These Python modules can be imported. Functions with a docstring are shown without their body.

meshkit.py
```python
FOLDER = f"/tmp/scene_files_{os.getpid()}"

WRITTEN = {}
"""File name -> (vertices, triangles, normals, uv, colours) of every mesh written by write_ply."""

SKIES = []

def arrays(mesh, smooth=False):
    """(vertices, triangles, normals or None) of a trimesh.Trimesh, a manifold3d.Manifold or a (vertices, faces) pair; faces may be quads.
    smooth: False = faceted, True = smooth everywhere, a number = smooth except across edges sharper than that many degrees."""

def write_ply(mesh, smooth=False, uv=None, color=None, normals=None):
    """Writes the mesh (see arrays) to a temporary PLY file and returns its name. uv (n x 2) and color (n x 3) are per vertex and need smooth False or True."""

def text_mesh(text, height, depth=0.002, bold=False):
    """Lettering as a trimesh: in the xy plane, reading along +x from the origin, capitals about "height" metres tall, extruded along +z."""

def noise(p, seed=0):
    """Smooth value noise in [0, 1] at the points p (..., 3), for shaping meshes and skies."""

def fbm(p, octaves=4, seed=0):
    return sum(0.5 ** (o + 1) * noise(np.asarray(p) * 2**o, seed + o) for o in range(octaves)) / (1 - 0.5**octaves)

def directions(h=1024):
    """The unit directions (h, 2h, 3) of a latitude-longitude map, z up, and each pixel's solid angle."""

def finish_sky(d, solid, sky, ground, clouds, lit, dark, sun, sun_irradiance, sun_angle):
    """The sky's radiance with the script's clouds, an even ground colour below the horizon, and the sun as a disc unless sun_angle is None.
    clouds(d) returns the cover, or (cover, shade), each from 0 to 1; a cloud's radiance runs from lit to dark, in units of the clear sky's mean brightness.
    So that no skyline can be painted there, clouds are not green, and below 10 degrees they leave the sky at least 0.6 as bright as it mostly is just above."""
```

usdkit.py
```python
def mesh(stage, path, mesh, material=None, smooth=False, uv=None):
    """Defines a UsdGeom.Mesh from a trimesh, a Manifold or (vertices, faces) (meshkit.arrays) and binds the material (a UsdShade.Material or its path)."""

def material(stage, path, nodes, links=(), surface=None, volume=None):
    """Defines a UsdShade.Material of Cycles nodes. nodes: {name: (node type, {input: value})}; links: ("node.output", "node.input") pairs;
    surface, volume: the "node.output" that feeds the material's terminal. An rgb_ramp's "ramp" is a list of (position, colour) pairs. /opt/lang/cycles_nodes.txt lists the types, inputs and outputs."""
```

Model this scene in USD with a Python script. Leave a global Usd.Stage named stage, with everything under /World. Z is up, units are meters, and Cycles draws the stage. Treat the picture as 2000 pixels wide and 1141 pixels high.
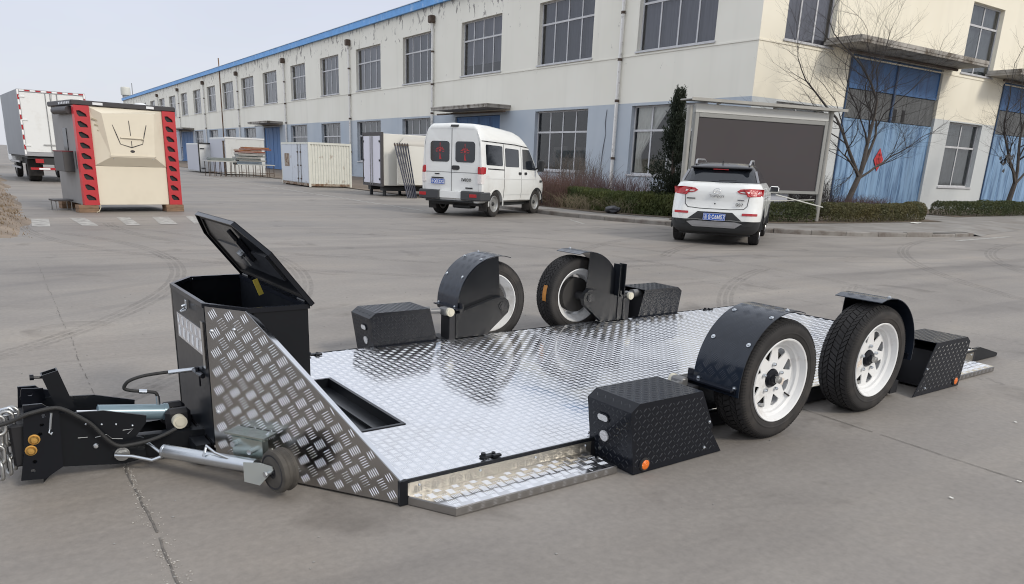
import math, random
import numpy as np, trimesh, manifold3d, usdkit, meshkit
from scipy.spatial import Delaunay
from shapely.geometry import Polygon, Point, LineString, box as sbox
from shapely import affinity
from shapely.ops import unary_union
from pxr import Usd, UsdGeom, UsdLux, UsdShade, Gf, Sdf

EXPO, SUN_I, SUN_A = 0.30, 0.40, 14.0
SKY_H, SKY_M, SKY_T = (6.5, 6.65, 7.1), (6.0, 6.2, 7.05), (8.4, 8.7, 9.3)
SKY_A, SKY_B = (.93, .94, .96), (1.05, 1.05, 1.05)
stage = Usd.Stage.CreateInMemory()
UsdGeom.SetStageUpAxis(stage, UsdGeom.Tokens.z)
UsdGeom.SetStageMetersPerUnit(stage, 1.0)
UsdGeom.Xform.Define(stage, '/World')
UsdGeom.Scope.Define(stage, '/World/Looks')

# ---------------------------------------------------------------- camera, sky, sun
YAW, PITCH, ROLL, EYE = 0.597, 0.2942, 0.0400, 1.5
def camera_axes():
    cy, sy = math.cos(YAW), math.sin(YAW)
    f = np.array([sy*math.cos(PITCH), cy*math.cos(PITCH), -math.sin(PITCH)])
    r = np.array([cy, -sy, 0.0]); u = np.cross(r, f)
    return math.cos(ROLL)*r+math.sin(ROLL)*u, -math.sin(ROLL)*r+math.cos(ROLL)*u, f
cr, cu, cf = camera_axes()
cam = UsdGeom.Camera.Define(stage, '/World/camera')
cam.AddTransformOp().Set(Gf.Matrix4d(*cr, 0, *cu, 0, *(-cf), 0, 0, 0, EYE, 1))
cam.CreateHorizontalApertureAttr(36.0)
cam.CreateVerticalApertureAttr(36.0*584/1024)
cam.CreateFocalLengthAttr(26.55)
cam.CreateVerticalApertureOffsetAttr(3.555)
cam.CreateClippingRangeAttr(Gf.Vec2f(0.05, 5000))
cam.CreateExposureAttr(EXPO)

SUN = np.array([0.30, -0.80, 0.62]); SUN /= np.linalg.norm(SUN)
sun_el, sun_rot = math.asin(SUN[2]), math.atan2(SUN[0], SUN[1])
dome = UsdLux.DomeLight.Define(stage, '/World/sky')
dome.GetPrim().SetCustomDataByKey('kind', 'structure')
dome.CreateIntensityAttr(1.0)
sky_mat = usdkit.material(stage, '/World/Looks/sky_look', {
    'tc': ('texture_coordinate', {}),
    'sky': ('sky_texture', {'sky_type': 'single_scattering', 'sun_disc': False, 'sun_elevation': sun_el, 'sun_rotation': sun_rot, 'aerosol_density': 2.0}),
    'map': ('mapping', {'scale': (1.0, 1.0, 2.5)}),
    'n': ('noise_texture', {'scale': 1.6, 'detail': 5.0, 'roughness': 0.55}),
    'cl': ('rgb_ramp', {'ramp': [(0.3, SKY_A), (0.75, SKY_B)]}),
    'sep': ('separate_xyz', {}),
    'mr': ('map_range', {'from_min': -0.02, 'from_max': 0.95, 'to_min': 0.0, 'to_max': 1.0, 'clamp': True}),
    'gr': ('rgb_ramp', {'ramp': [(0.0, SKY_H), (0.20, SKY_M), (0.30, tuple(.45*a+.55*b for a, b in zip(SKY_M, SKY_T))), (0.45, SKY_T), (1.0, SKY_T)]}),
    'mul': ('mix_color', {'blend_type': 'multiply', 'fac': 1.0, 'use_clamp': False}),
    'mix': ('mix_color', {'blend_type': 'mix', 'fac': 0.86}),
    'bg': ('background_shader', {'strength': 0.1})},
    [('tc.generated', 'map.vector'), ('map.vector', 'n.vector'), ('n.fac', 'cl.fac'), ('tc.generated', 'sep.vector'), ('sep.z', 'mr.value'), ('mr.result', 'gr.fac'),
     ('gr.color', 'mul.a'), ('cl.color', 'mul.b'), ('sky.color', 'mix.a'), ('mul.result', 'mix.b'), ('mix.result', 'bg.color')], surface='bg.background')
UsdShade.MaterialBindingAPI.Apply(dome.GetPrim()).Bind(sky_mat)
sun = UsdLux.DistantLight.Define(stage, '/World/sun')
sun.CreateNormalizeAttr(True); sun.CreateIntensityAttr(SUN_I); sun.CreateAngleAttr(SUN_A)
sun.CreateColorAttr(Gf.Vec3f(1.0, 0.94, 0.84))
zq = SUN; xq = np.cross([0, 0, 1], zq); xq /= np.linalg.norm(xq); yq = np.cross(zq, xq)
sun.AddTransformOp().Set(Gf.Matrix4d(*xq, 0, *yq, 0, *zq, 0, 0, 0, 0, 1))

# ---------------------------------------------------------------- helpers
def rx(a): c, s = math.cos(a), math.sin(a); return np.array([[1,0,0],[0,c,-s],[0,s,c]])
def ry(a): c, s = math.cos(a), math.sin(a); return np.array([[c,0,s],[0,1,0],[-s,0,c]])
def rz(a): c, s = math.cos(a), math.sin(a); return np.array([[c,-s,0],[s,c,0],[0,0,1]])
def unit(v): v = np.asarray(v, float); return v/np.linalg.norm(v)
def frame_of(d):
    d = unit(d); a = np.cross([0,0,1.0] if abs(d[2]) < .95 else [1.0,0,0], d); a = unit(a)
    return np.array([a, np.cross(d, a), d]).T

class MB:
    """collects triangles of one mesh"""
    def __init__(self): self.v, self.f, self.n = [], [], 0
    def add(self, v, f):
        v = np.asarray(v, float); f = np.asarray(f, int)
        if f.shape[1] == 4: f = np.vstack([f[:, [0,1,2]], f[:, [0,2,3]]])
        self.v.append(v); self.f.append(f+self.n); self.n += len(v); return self
    def tm(self, m, R=None, t=(0,0,0)):
        v = np.asarray(m.vertices)
        if R is not None: v = v@np.asarray(R).T
        return self.add(v+np.asarray(t, float), m.faces)
    def man(self, m): q = m.to_mesh(); return self.add(q.vert_properties[:, :3], q.tri_verts)
    def box(self, lo, hi, R=None, t=(0,0,0), ch=0.0):
        lo, hi = np.asarray(lo, float), np.asarray(hi, float)
        if ch <= 0:
            v = np.array([[x,y,z] for x in (lo[0],hi[0]) for y in (lo[1],hi[1]) for z in (lo[2],hi[2])])
            f = np.array([[0,1,3,2],[4,6,7,5],[0,4,5,1],[2,3,7,6],[0,2,6,4],[1,5,7,3]])
        else:
            pts = []
            for x in (0,1):
                for y in (0,1):
                    for z in (0,1):
                        c = np.array([[lo,hi][x][0],[lo,hi][y][1],[lo,hi][z][2]]); s = np.array([1-2*x,1-2*y,1-2*z])
                        for k in range(3):
                            p = c+s*ch; p[k] = c[k]; pts.append(p)
            h = trimesh.convex.convex_hull(np.array(pts)); v, f = np.array(h.vertices), np.array(h.faces)
        if R is not None: v = v@np.asarray(R).T
        return self.add(v+np.asarray(t, float), f)
    def cbox(self, c, s, R=None, ch=0.0):
        s = np.asarray(s, float)/2; return self.box(-s, s, R, c, ch)
    def bar(self, a, b, w, h, up=(0,0,1)):
        a, b = np.asarray(a, float), np.asarray(b, float); d = b-a; L = np.linalg.norm(d); d = d/L
        s = np.cross(d, up); s = unit(s) if np.linalg.norm(s) > 1e-6 else np.array([1.0,0,0]); u = np.cross(s, d)
        return self.box((0,-w/2,-h/2), (L,w/2,h/2), np.array([d, s, u]).T, a)
    def cyl(self, a, b, r, n=16, r2=None, cap=True):
        a, b = np.asarray(a, float), np.asarray(b, float); F = frame_of(b-a); r2 = r if r2 is None else r2
        t = np.arange(n)*2*math.pi/n; c = np.stack([np.cos(t), np.sin(t), 0*t], 1)@F.T
        v = np.vstack([a+c*r, b+c*r2, a, b]); i = np.arange(n); j = (i+1) % n
        f = [np.stack([i, j, j+n], 1), np.stack([i, j+n, i+n], 1)]
        if cap: f += [np.stack([j, i, 0*i+2*n], 1), np.stack([i+n, j+n, 0*i+2*n+1], 1)]
        return self.add(v, np.vstack(f))
    def tube(self, pts, r, n=8, closed=False):
        p = np.asarray(pts, float); r = np.broadcast_to(r, (len(p),))
        if closed: t = np.roll(p, -1, 0)-np.roll(p, 1, 0)
        else: t = np.gradient(p, axis=0)
        t = t/(np.linalg.norm(t, axis=1, keepdims=True)+1e-12)
        a = np.zeros_like(t); ref = np.array([0,0,1.0]) if abs(t[0][2]) < .9 else np.array([1.0,0,0])
        for k in range(len(p)):
            w = ref-np.dot(ref, t[k])*t[k]; w = w/(np.linalg.norm(w)+1e-12); a[k] = w; ref = w
        b = np.cross(t, a); g = np.arange(n)*2*math.pi/n
        v = (p[:,None]+r[:,None,None]*(np.cos(g)[None,:,None]*a[:,None]+np.sin(g)[None,:,None]*b[:,None])).reshape(-1,3)
        m = len(p); f = []
        for k in range(m if closed else m-1):
            i = np.arange(n); j = (i+1) % n; q = (k+1) % m
            f.append(np.stack([k*n+i, k*n+j, q*n+j, q*n+i], 1))
        self.add(v, np.vstack(f))
        if not closed:
            i = np.arange(n); j = (i+1) % n
            self.add(np.vstack([v[:n], p[0]]), np.stack([j, i, 0*i+n], 1)); self.add(np.vstack([v[-n:], p[-1]]), np.stack([i, j, 0*i+n], 1))
        return self
    def prism(self, poly, h, R=None, t=(0,0,0)):
        """extrudes a shapely polygon (or list of points) along local z, then rotates and moves"""
        poly = Polygon(poly) if not hasattr(poly, 'geom_type') else poly
        for g in getattr(poly, 'geoms', [poly]):
            if g.is_empty or g.area < 1e-9: continue
            self.tm(trimesh.creation.extrude_polygon(g, h, engine='earcut'), R, t)
        return self
    def lathe(self, prof, n=48, R=None, t=(0,0,0), closed=True):
        """profile (r, z) turned about z"""
        p = np.asarray(prof, float); m = len(p); g = np.arange(n)*2*math.pi/n
        v = np.stack([p[None,:,0]*np.cos(g)[:,None], p[None,:,0]*np.sin(g)[:,None], np.broadcast_to(p[None,:,1], (n,m))], -1).reshape(-1,3)
        f = []
        for k in range(m if closed else m-1):
            q = (k+1) % m; i = np.arange(n); j = (i+1) % n
            f.append(np.stack([i*m+k, j*m+k, j*m+q, i*m+q], 1))
        if R is not None: v = v@np.asarray(R).T
        return self.add(v+np.asarray(t, float), np.vstack(f))
    def quad(self, a, b, c, d): return self.add([a,b,c,d], [[0,1,2,3]])
    def ball(self, c, r, sub=2, s=(1,1,1)):
        m = trimesh.creation.icosphere(sub, 1.0); return self.add(np.asarray(m.vertices)*np.asarray(s)*r+np.asarray(c), m.faces)
    def get(self): return np.vstack(self.v), np.vstack(self.f)
    def xf(self, R=None, t=(0,0,0)):
        v, f = self.get()
        if R is not None: v = v@np.asarray(R).T
        self.v, self.f, self.n = [v+np.asarray(t, float)], [f], len(v); return self

names = {}
def path_for(parent, name):
    base = (parent.GetPath().pathString if parent is not None else '/World')+'/'+name
    k = names.get(base, -1)+1; names[base] = k
    return base if k == 0 else '%s_%03d' % (base, k)
def tag(p, label=None, cat=None, group=None, kind=None):
    p = p.GetPrim() if hasattr(p, 'GetPrim') else p
    for k, v in (('label', label), ('category', cat), ('group', group), ('kind', kind)):
        if v: p.SetCustomDataByKey(k, v)
    return p
def obj(name, mb, mat, parent=None, smooth=False, label=None, cat=None, group=None, kind=None):
    m = mb.get() if isinstance(mb, MB) else mb
    if smooth: m = trimesh.Trimesh(m[0], m[1], process=False); m.merge_vertices(digits_vertex=6)
    p = usdkit.mesh(stage, path_for(parent, name), m, mat, smooth=smooth).GetPrim()
    return tag(p, label, cat, group, kind)
def thing(name, label=None, cat=None, loc=(0,0,0), rot=0.0, group=None, parent=None):
    x = UsdGeom.Xform.Define(stage, path_for(parent, name))
    if parent is None or any(loc) or rot: x.AddTranslateOp().Set(Gf.Vec3d(*map(float, loc))); x.AddRotateZOp().Set(math.degrees(rot))
    return tag(x, label, cat, group)
def part(name, parent): return thing(name, parent=parent)

_mats = {}
def mat(name, base, rough=0.5, metal=0.0, var=0.0, scale=4.0, bump=0.0, bscale=60.0, spec=0.5, coat=0.0, dirt=None, dscale=2.0, dlo=.55, dhi=.75, damt=1.0, stretch=(1,1,1), rvar=0.0, emis=None, island=0.0):
    if name in _mats: return _mats[name]
    b = tuple(np.broadcast_to(base, 3))
    N = {'p': ('principled_bsdf', {'base_color': b, 'roughness': rough, 'metallic': metal, 'specular_ior_level': spec, 'coat_weight': coat}), 'tc': ('texture_coordinate', {}), 'geo': ('geometry', {}),
         'mp': ('mapping', {'scale': stretch})}
    L = [('tc.object', 'mp.vector')]
    cur = None
    if var > 0:
        N['n'] = ('noise_texture', {'scale': scale, 'detail': 6.0, 'roughness': 0.6})
        N['r'] = ('rgb_ramp', {'ramp': [(0.25, tuple(x*(1-var) for x in b)), (0.75, tuple(min(1, x*(1+var)) for x in b))]})
        L += [('mp.vector', 'n.vector'), ('n.fac', 'r.fac')]; cur = 'r.color'
    if island > 0:
        N['ir'] = ('rgb_ramp', {'ramp': [(0, tuple(x*(1-island) for x in b)), (1, tuple(min(1, x*(1+island)) for x in b))]}); L += [('geo.random_per_island', 'ir.fac')]; cur = 'ir.color'
    if dirt is not None:
        N['dn'] = ('noise_texture', {'scale': dscale, 'detail': 8.0, 'roughness': 0.65})
        N['dr'] = ('map_range', {'from_min': dlo, 'from_max': dhi, 'to_min': 0.0, 'to_max': damt, 'clamp': True})
        N['dm'] = ('mix_color', {'a': b, 'b': tuple(dirt)}); L += [('mp.vector', 'dn.vector'), ('dn.fac', 'dr.value'), ('dr.result', 'dm.fac')]
        if cur: L.append((cur, 'dm.a'))
        cur = 'dm.result'
    if cur: L.append((cur, 'p.base_color'))
    if rvar > 0:
        N['rn'] = ('noise_texture', {'scale': 3.0, 'detail': 5.0}); N['rr'] = ('map_range', {'from_min': .3, 'from_max': .7, 'to_min': max(0.02, rough-rvar), 'to_max': rough+rvar, 'clamp': True})
        L += [('mp.vector', 'rn.vector'), ('rn.fac', 'rr.value'), ('rr.result', 'p.roughness')]
    if bump > 0:
        N['bn'] = ('noise_texture', {'scale': bscale, 'detail': 4.0}); N['b'] = ('bump', {'strength': bump, 'distance': 0.01}); L += [('mp.vector', 'bn.vector'), ('bn.fac', 'b.height'), ('b.normal', 'p.normal')]
    if emis: N['p'][1].update({'emission_color': emis[0], 'emission_strength': emis[1]})
    _mats[name] = usdkit.material(stage, '/World/Looks/'+name, N, L, surface='p.BSDF'); return _mats[name]
def glass(name, tint=(.75,.78,.8), k=0.08, rough=0.03):
    if name in _mats: return _mats[name]
    _mats[name] = usdkit.material(stage, '/World/Looks/'+name, {'t': ('transparent_bsdf', {'color': tint}), 'g': ('glossy_bsdf', {'color': (1,1,1), 'roughness': rough}), 'f': ('fresnel', {'IOR': 1.5}),
        'a': ('math', {'math_type': 'add', 'value2': k}), 'm': ('mix_closure', {})}, [('f.fac', 'a.value1'), ('a.value', 'm.fac'), ('t.BSDF', 'm.closure1'), ('g.BSDF', 'm.closure2')], surface='m.closure')
    return _mats[name]

# tread plate: rows of small raised bars as one mesh
_B = np.array([[-.5,0,0],[-.3,-.5,0],[.3,-.5,0],[.5,0,0],[.3,.5,0],[-.3,.5,0],[-.28,0,1],[.28,0,1]])
_BF = np.array([[1,2,7],[1,7,6],[2,3,7],[3,4,7],[4,5,6],[4,6,7],[5,0,6],[0,1,6]])
def tread(poly, o, ex, ey, en, cell=.062, nb=5, L=.046, w=.0075, pitch=.0108, h=.0018, a0=0.0, grid=0.0, margin=.004, curve=None):
    """bars on the plane o + x ex + y ey, inside the 2-D polygon; grid turns the lattice, a0 turns the bars"""
    poly = Polygon(poly) if not hasattr(poly, 'geom_type') else poly
    P = poly.buffer(-margin); x0, y0, x1, y1 = poly.bounds; R = math.hypot(x1-x0, y1-y0)/2+cell; k = int(R/cell)+1; cx, cy = (x0+x1)/2, (y0+y1)/2
    i, j = np.meshgrid(np.arange(-k, k+1), np.arange(-k, k+1)); i, j = i.ravel(), j.ravel(); c, s = math.cos(grid), math.sin(grid)
    X = cx+(i*c-j*s)*cell; Y = cy+(i*s+j*c)*cell; par = (i+j) % 2
    out = []
    for b in range(nb):
        d = (b-(nb-1)/2)*pitch; ang = a0+grid+par*math.pi/2
        out.append(np.stack([X-np.sin(ang)*d, Y+np.cos(ang)*d, ang], 1))
    A = np.vstack(out)
    from shapely import contains_xy
    e = L*.42
    ok = contains_xy(P, A[:,0]+np.cos(A[:,2])*e, A[:,1]+np.sin(A[:,2])*e) & contains_xy(P, A[:,0]-np.cos(A[:,2])*e, A[:,1]-np.sin(A[:,2])*e)
    A = A[ok]
    if not len(A): return None
    ca, sa = np.cos(A[:,2])[:,None], np.sin(A[:,2])[:,None]; bx, by, bz = _B[:,0]*L, _B[:,1]*w, _B[:,2]*h
    u = A[:,0][:,None]+ca*bx-sa*by; v = A[:,1][:,None]+sa*bx+ca*by; z = np.broadcast_to(bz, u.shape)
    if curve is not None: V = curve(u, v, z).reshape(-1,3)
    else: V = (np.asarray(o, float)+u[...,None]*np.asarray(ex, float)+v[...,None]*np.asarray(ey, float)+z[...,None]*np.asarray(en, float)).reshape(-1,3)
    F = (_BF[None]+8*np.arange(len(A))[:,None,None]).reshape(-1,3)
    # keep outward winding for either handedness
    if curve is None and np.dot(np.cross(ex, ey), en) < 0: F = F[:, ::-1]
    return MB().add(V, F)

def loft(secs):
    """closed solid from equal-length rings"""
    S = np.asarray(secs, float); m, n = S.shape[:2]; v = S.reshape(-1,3); f = []; i = np.arange(n); j = (i+1) % n
    for k in range(m-1): f.append(np.stack([k*n+i, k*n+j, (k+1)*n+j, (k+1)*n+i], 1))
    f = np.vstack(f); f = np.vstack([f[:, [0,1,2]], f[:, [0,2,3]]])
    c = np.vstack([S[0].mean(0), S[-1].mean(0)]); a = m*n
    f = np.vstack([f, np.stack([j, i, 0*i+a], 1), np.stack([(m-1)*n+i, (m-1)*n+j, 0*i+a+1], 1)])
    t = trimesh.Trimesh(np.vstack([v, c]), f, process=False)
    if t.volume < 0: t.invert()
    return t
def man_of(t): return manifold3d.Manifold(manifold3d.Mesh(np.asarray(t.vertices, np.float32), np.asarray(t.faces, np.uint32)))
def mesh_of(m): q = m.to_mesh(); return trimesh.Trimesh(q.vert_properties[:, :3], q.tri_verts, process=False)
def cast(body, P, d):
    """first hit of rays P + t d with the body; NaN when none"""
    T = body.vertices[body.faces]; e1, e2 = T[:,1]-T[:,0], T[:,2]-T[:,0]; h = np.cross(d, e2); a = (e1*h).sum(1); ok = np.abs(a) > 1e-12; a = np.where(ok, a, 1)
    out = np.full(len(P), np.nan)
    for k, p in enumerate(P):
        s = p-T[:,0]; u = (s*h).sum(1)/a; q = np.cross(s, e1); v = (q*np.asarray(d)).sum(1)/a; t = (q*e2).sum(1)/a
        g = ok & (u >= -1e-7) & (v >= -1e-7) & (u+v <= 1+1e-7) & (t > 0)
        if g.any(): out[k] = t[g].min()
    return out
def conform(poly, body, start, ea, eb, d, out=.006, deep=.012, step=.08):
    """a thin plate with outline poly (a, b) laid on the body as seen along d"""
    poly = Polygon(poly) if not hasattr(poly, 'geom_type') else poly
    mb = MB()
    for g in getattr(poly, 'geoms', [poly]):
        ring = g.exterior; n = max(8, int(ring.length/step)); 
        pts = [ring.coords[k] for k in range(len(ring.coords)-1)]; dens = []
        for k in range(len(pts)):
            a, b = np.array(pts[k]), np.array(pts[(k+1) % len(pts)]); q = max(1, int(np.linalg.norm(b-a)/step))
            dens += [a+(b-a)*t/q for t in range(q)]
        B = np.array(dens); x0, y0, x1, y1 = g.bounds
        gx, gy = np.meshgrid(np.arange(x0+step/2, x1, step), np.arange(y0+step/2, y1, step)); inn = g.buffer(-step*.3)
        I = np.array([(x, y) for x, y in zip(gx.ravel(), gy.ravel()) if inn.contains(Point(x, y))]).reshape(-1,2)
        A = np.vstack([B, I]); tri = Delaunay(A).simplices; cen = A[tri].mean(1); tri = tri[[g.contains(Point(*c)) for c in cen]]
        ea_, eb_, d_ = (np.asarray(x, float) for x in (ea, eb, d))
        P = np.asarray(start, float)+A[:, :1]*ea_+A[:, 1:]*eb_
        t = cast(body, P, d_); t = np.where(t > np.nanmedian(t)+.3, np.nan, t) if np.isfinite(t).any() else t; bad = np.isnan(t)
        if bad.all(): continue
        if bad.any():
            gi = np.where(~bad)[0]
            for k in np.where(bad)[0]: t[k] = t[gi[np.argmin(((A[gi]-A[k])**2).sum(1))]]
        top = P+d_*(t-out)[:,None]; bot = top+d_*(out+deep); n = len(A)
        # orientation: triangles counter-clockwise seen against d
        w = np.cross(A[tri[:,1]]-A[tri[:,0]], A[tri[:,2]]-A[tri[:,0]]); tri = np.where((w < 0)[:,None], tri[:, ::-1], tri)
        flip = np.dot(np.cross(ea_, eb_), d_) > 0
        nb = len(B); i = np.arange(nb); j = (i+1) % nb; ccw = ring.is_ccw
        side = np.vstack([np.stack([i, i+n, j+n], 1), np.stack([i, j+n, j], 1)])
        if not ccw: side = side[:, ::-1]
        F = np.vstack([tri, tri[:, ::-1]+n, side])
        mb.add(np.vstack([top, bot]), F[:, ::-1] if flip else F)
    return mb
def rrect(w, h, r, cx=0, cy=0): return sbox(cx-w/2+r, cy-h/2+r, cx+w/2-r, cy+h/2-r).buffer(r, quad_segs=4)
def text(s, h, depth=.002, bold=True): return meshkit.text_mesh(s, h, depth, bold)
# ---------------------------------------------------------------- ground, road paint, pavement, bank
def ground_look():
    b = '/World/Looks/ground_look'
    N = {'geo': ('geometry', {}),
         'm1': ('mapping', {'rotation': (0,0,.5), 'scale': (.09,.5,1)}), 'm2': ('mapping', {'rotation': (0,0,-.75), 'scale': (.12,1.5,1)}), 'm3': ('mapping', {'rotation': (0,0,1.2), 'scale': (.25,.25,1)}),
         'n1': ('noise_texture', {'scale': 1.0, 'detail': 7.0, 'roughness': .62, 'distortion': .6}), 'n2': ('noise_texture', {'scale': 1.0, 'detail': 6.0, 'roughness': .55, 'distortion': .3}),
         'n3': ('noise_texture', {'scale': 1.0, 'detail': 9.0, 'roughness': .68}), 'n4': ('noise_texture', {'scale': 26.0, 'detail': 5.0, 'roughness': .7}),
         'r1': ('rgb_ramp', {'ramp': [(.28, (.176,.159,.141)), (.5, (.232,.212,.190)), (.72, (.290,.267,.240))]}),
         'r2': ('rgb_ramp', {'ramp': [(.28, (.62,.62,.64)), (.44, (.96,.96,.97)), (.58, (1.0,1.0,1.0)), (.76, (1.16,1.14,1.11))]}),
         'r3': ('rgb_ramp', {'ramp': [(.30, (.70,.69,.70)), (.50, (1,1,1)), (.72, (1.14,1.09,1.03))]}),
         'r4': ('rgb_ramp', {'ramp': [(.30, (.80,.80,.80)), (.60, (1.06,1.06,1.06)), (.8, (1.25,1.24,1.22))]}),
         # dark arcs left by turning tyres
         'sw': ('mapping', {'location': (-9.0, 4.0, 0)}), 'wv': ('wave_texture', {'wave_type': 'rings', 'rings_direction': 'z', 'scale': .33, 'distortion': 2.2, 'detail': 3.0, 'detail_scale': .45}),
         'wn': ('noise_texture', {'scale': .16, 'detail': 3.0}), 'wr': ('rgb_ramp', {'ramp': [(0, (0,0,0)), (.90, (0,0,0)), (.97, (1,1,1)), (1, (1,1,1))]}), 'wm': ('map_range', {'from_min': .48, 'from_max': .66, 'to_min': 0, 'to_max': .30, 'clamp': True}),
         'wx': ('math', {'math_type': 'multiply'}), 'mx': ('mix_color', {'b': (.105,.10,.10)}),
         'a': ('mix_color', {'blend_type': 'multiply', 'fac': .8, 'use_clamp': False}), 'b': ('mix_color', {'blend_type': 'multiply', 'fac': .8}), 'c': ('mix_color', {'blend_type': 'multiply', 'fac': .65}),
         'bp': ('bump', {'strength': .35, 'distance': .006}), 'n5': ('noise_texture', {'scale': 1.1, 'detail': 4.0, 'roughness': .6, 'distortion': .8}), 'r5': ('rgb_ramp', {'ramp': [(0, (1,1,1)), (.60, (1,1,1)), (.70, (.74,.73,.72)), (1, (.62,.61,.60))]}), 'd5': ('mix_color', {'blend_type': 'multiply', 'fac': 1.0}), 'rr': ('map_range', {'from_min': .3, 'from_max': .7, 'to_min': .50, 'to_max': .78, 'clamp': True}),
         'p': ('principled_bsdf', {'specular_ior_level': .45})}
    L = [('geo.position', 'm1.vector'), ('geo.position', 'm2.vector'), ('geo.position', 'm3.vector'), ('m1.vector', 'n1.vector'), ('m2.vector', 'n2.vector'), ('m3.vector', 'n3.vector'), ('geo.position', 'n4.vector'),
         ('n1.fac', 'r1.fac'), ('n2.fac', 'r2.fac'), ('n3.fac', 'r3.fac'), ('n4.fac', 'r4.fac'), ('r1.color', 'a.a'), ('r2.color', 'a.b'), ('a.result', 'b.a'), ('r3.color', 'b.b'), ('b.result', 'c.a'), ('r4.color', 'c.b'),
         ('geo.position', 'sw.vector'), ('sw.vector', 'wv.vector'), ('geo.position', 'wn.vector'), ('wv.fac', 'wr.fac'), ('wn.fac', 'wm.value'), ('wr.color', 'wx.value1'), ('wm.result', 'wx.value2'), ('geo.position', 'n5.vector'), ('n5.fac', 'r5.fac'), ('c.result', 'd5.a'), ('r5.color', 'd5.b'), ('d5.result', 'mx.a'), ('wx.value', 'mx.fac'),
         ('mx.result', 'p.base_color'), ('n4.fac', 'bp.height'), ('bp.normal', 'p.normal'), ('n1.fac', 'rr.value'), ('rr.result', 'p.roughness')]
    return usdkit.material(stage, b, N, L, surface='p.BSDF')
M_ground = ground_look()
obj('ground', MB().quad((-700,-700,0), (900,-700,0), (900,1400,0), (-700,1400,0)), M_ground, kind='structure', label='worn grey concrete yard with tyre marks')
M_joint = mat('joint_filler', (.13,.118,.105), .9, var=.5, scale=30)
M_jointl = mat('joint_chips', (.36,.34,.31), .9, var=.35, scale=25)
M_line = mat('worn_white_paint', (.42,.41,.38), .7, dirt=(.22,.21,.195), dscale=5, dlo=.42, dhi=.62)
R = random.Random(5)
def ragged(p0, p1, w, z, jig, step=.05, gap=0.0):
    """an irregular thin strip along a slab joint"""
    p0, p1 = np.array(p0, float), np.array(p1, float); d = p1-p0; Ln = np.linalg.norm(d); d /= Ln; s = np.array([-d[1], d[0]]); mb = MB(); n = int(Ln/step); off = 0; A = []
    for k in range(n+1):
        off = off*.9+R.uniform(-jig, jig)*.4; ww = w*R.uniform(.35, 1.3); q = p0+d*k*step+s*off; A.append((*(q-s*ww/2), z)); A.append((*(q+s*ww/2), z))
    f = [[2*k, 2*k+2, 2*k+3, 2*k+1] for k in range(n) if R.random() > gap]
    return mb.add(A, f) if f else None
for k, (a, b, w, g) in enumerate([((.38,-1),(.375,4.2),.008,.12), ((.375,4.25),(.37,12),.004,.5), ((4.33,-3),(4.34,3.2),.006,.12), ((8.28,-3),(8.28,20),.006,.4), ((-3.6,2),(-3.6,14),.007,.3)]):
    obj('slab_joint', ragged(a, b, w, .004, .012, gap=g), M_joint, kind='structure')
    if k == 0:
        m = MB()
        for q in range(420):
            y = R.uniform(1.8, 4.1); x = .375+R.gauss(0, .012+.018*(y < 3.3)); r = R.uniform(.0012, .0042)
            m.ball((x, y, r*.6), r, 0, (1.2, 1, .7))
        obj('joint_gravel', m, M_jointl, kind='stuff', label='pale grit spilling from the slab joint at lower left')
m = MB()
R2 = random.Random(8)
for q in range(260):
    y = R2.uniform(2.0, 9); x = R2.uniform(-1, 9); r = R2.uniform(.002, .006)
    m.ball((x, y, r*.5), r, 0, (1.3, 1, .6))
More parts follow.
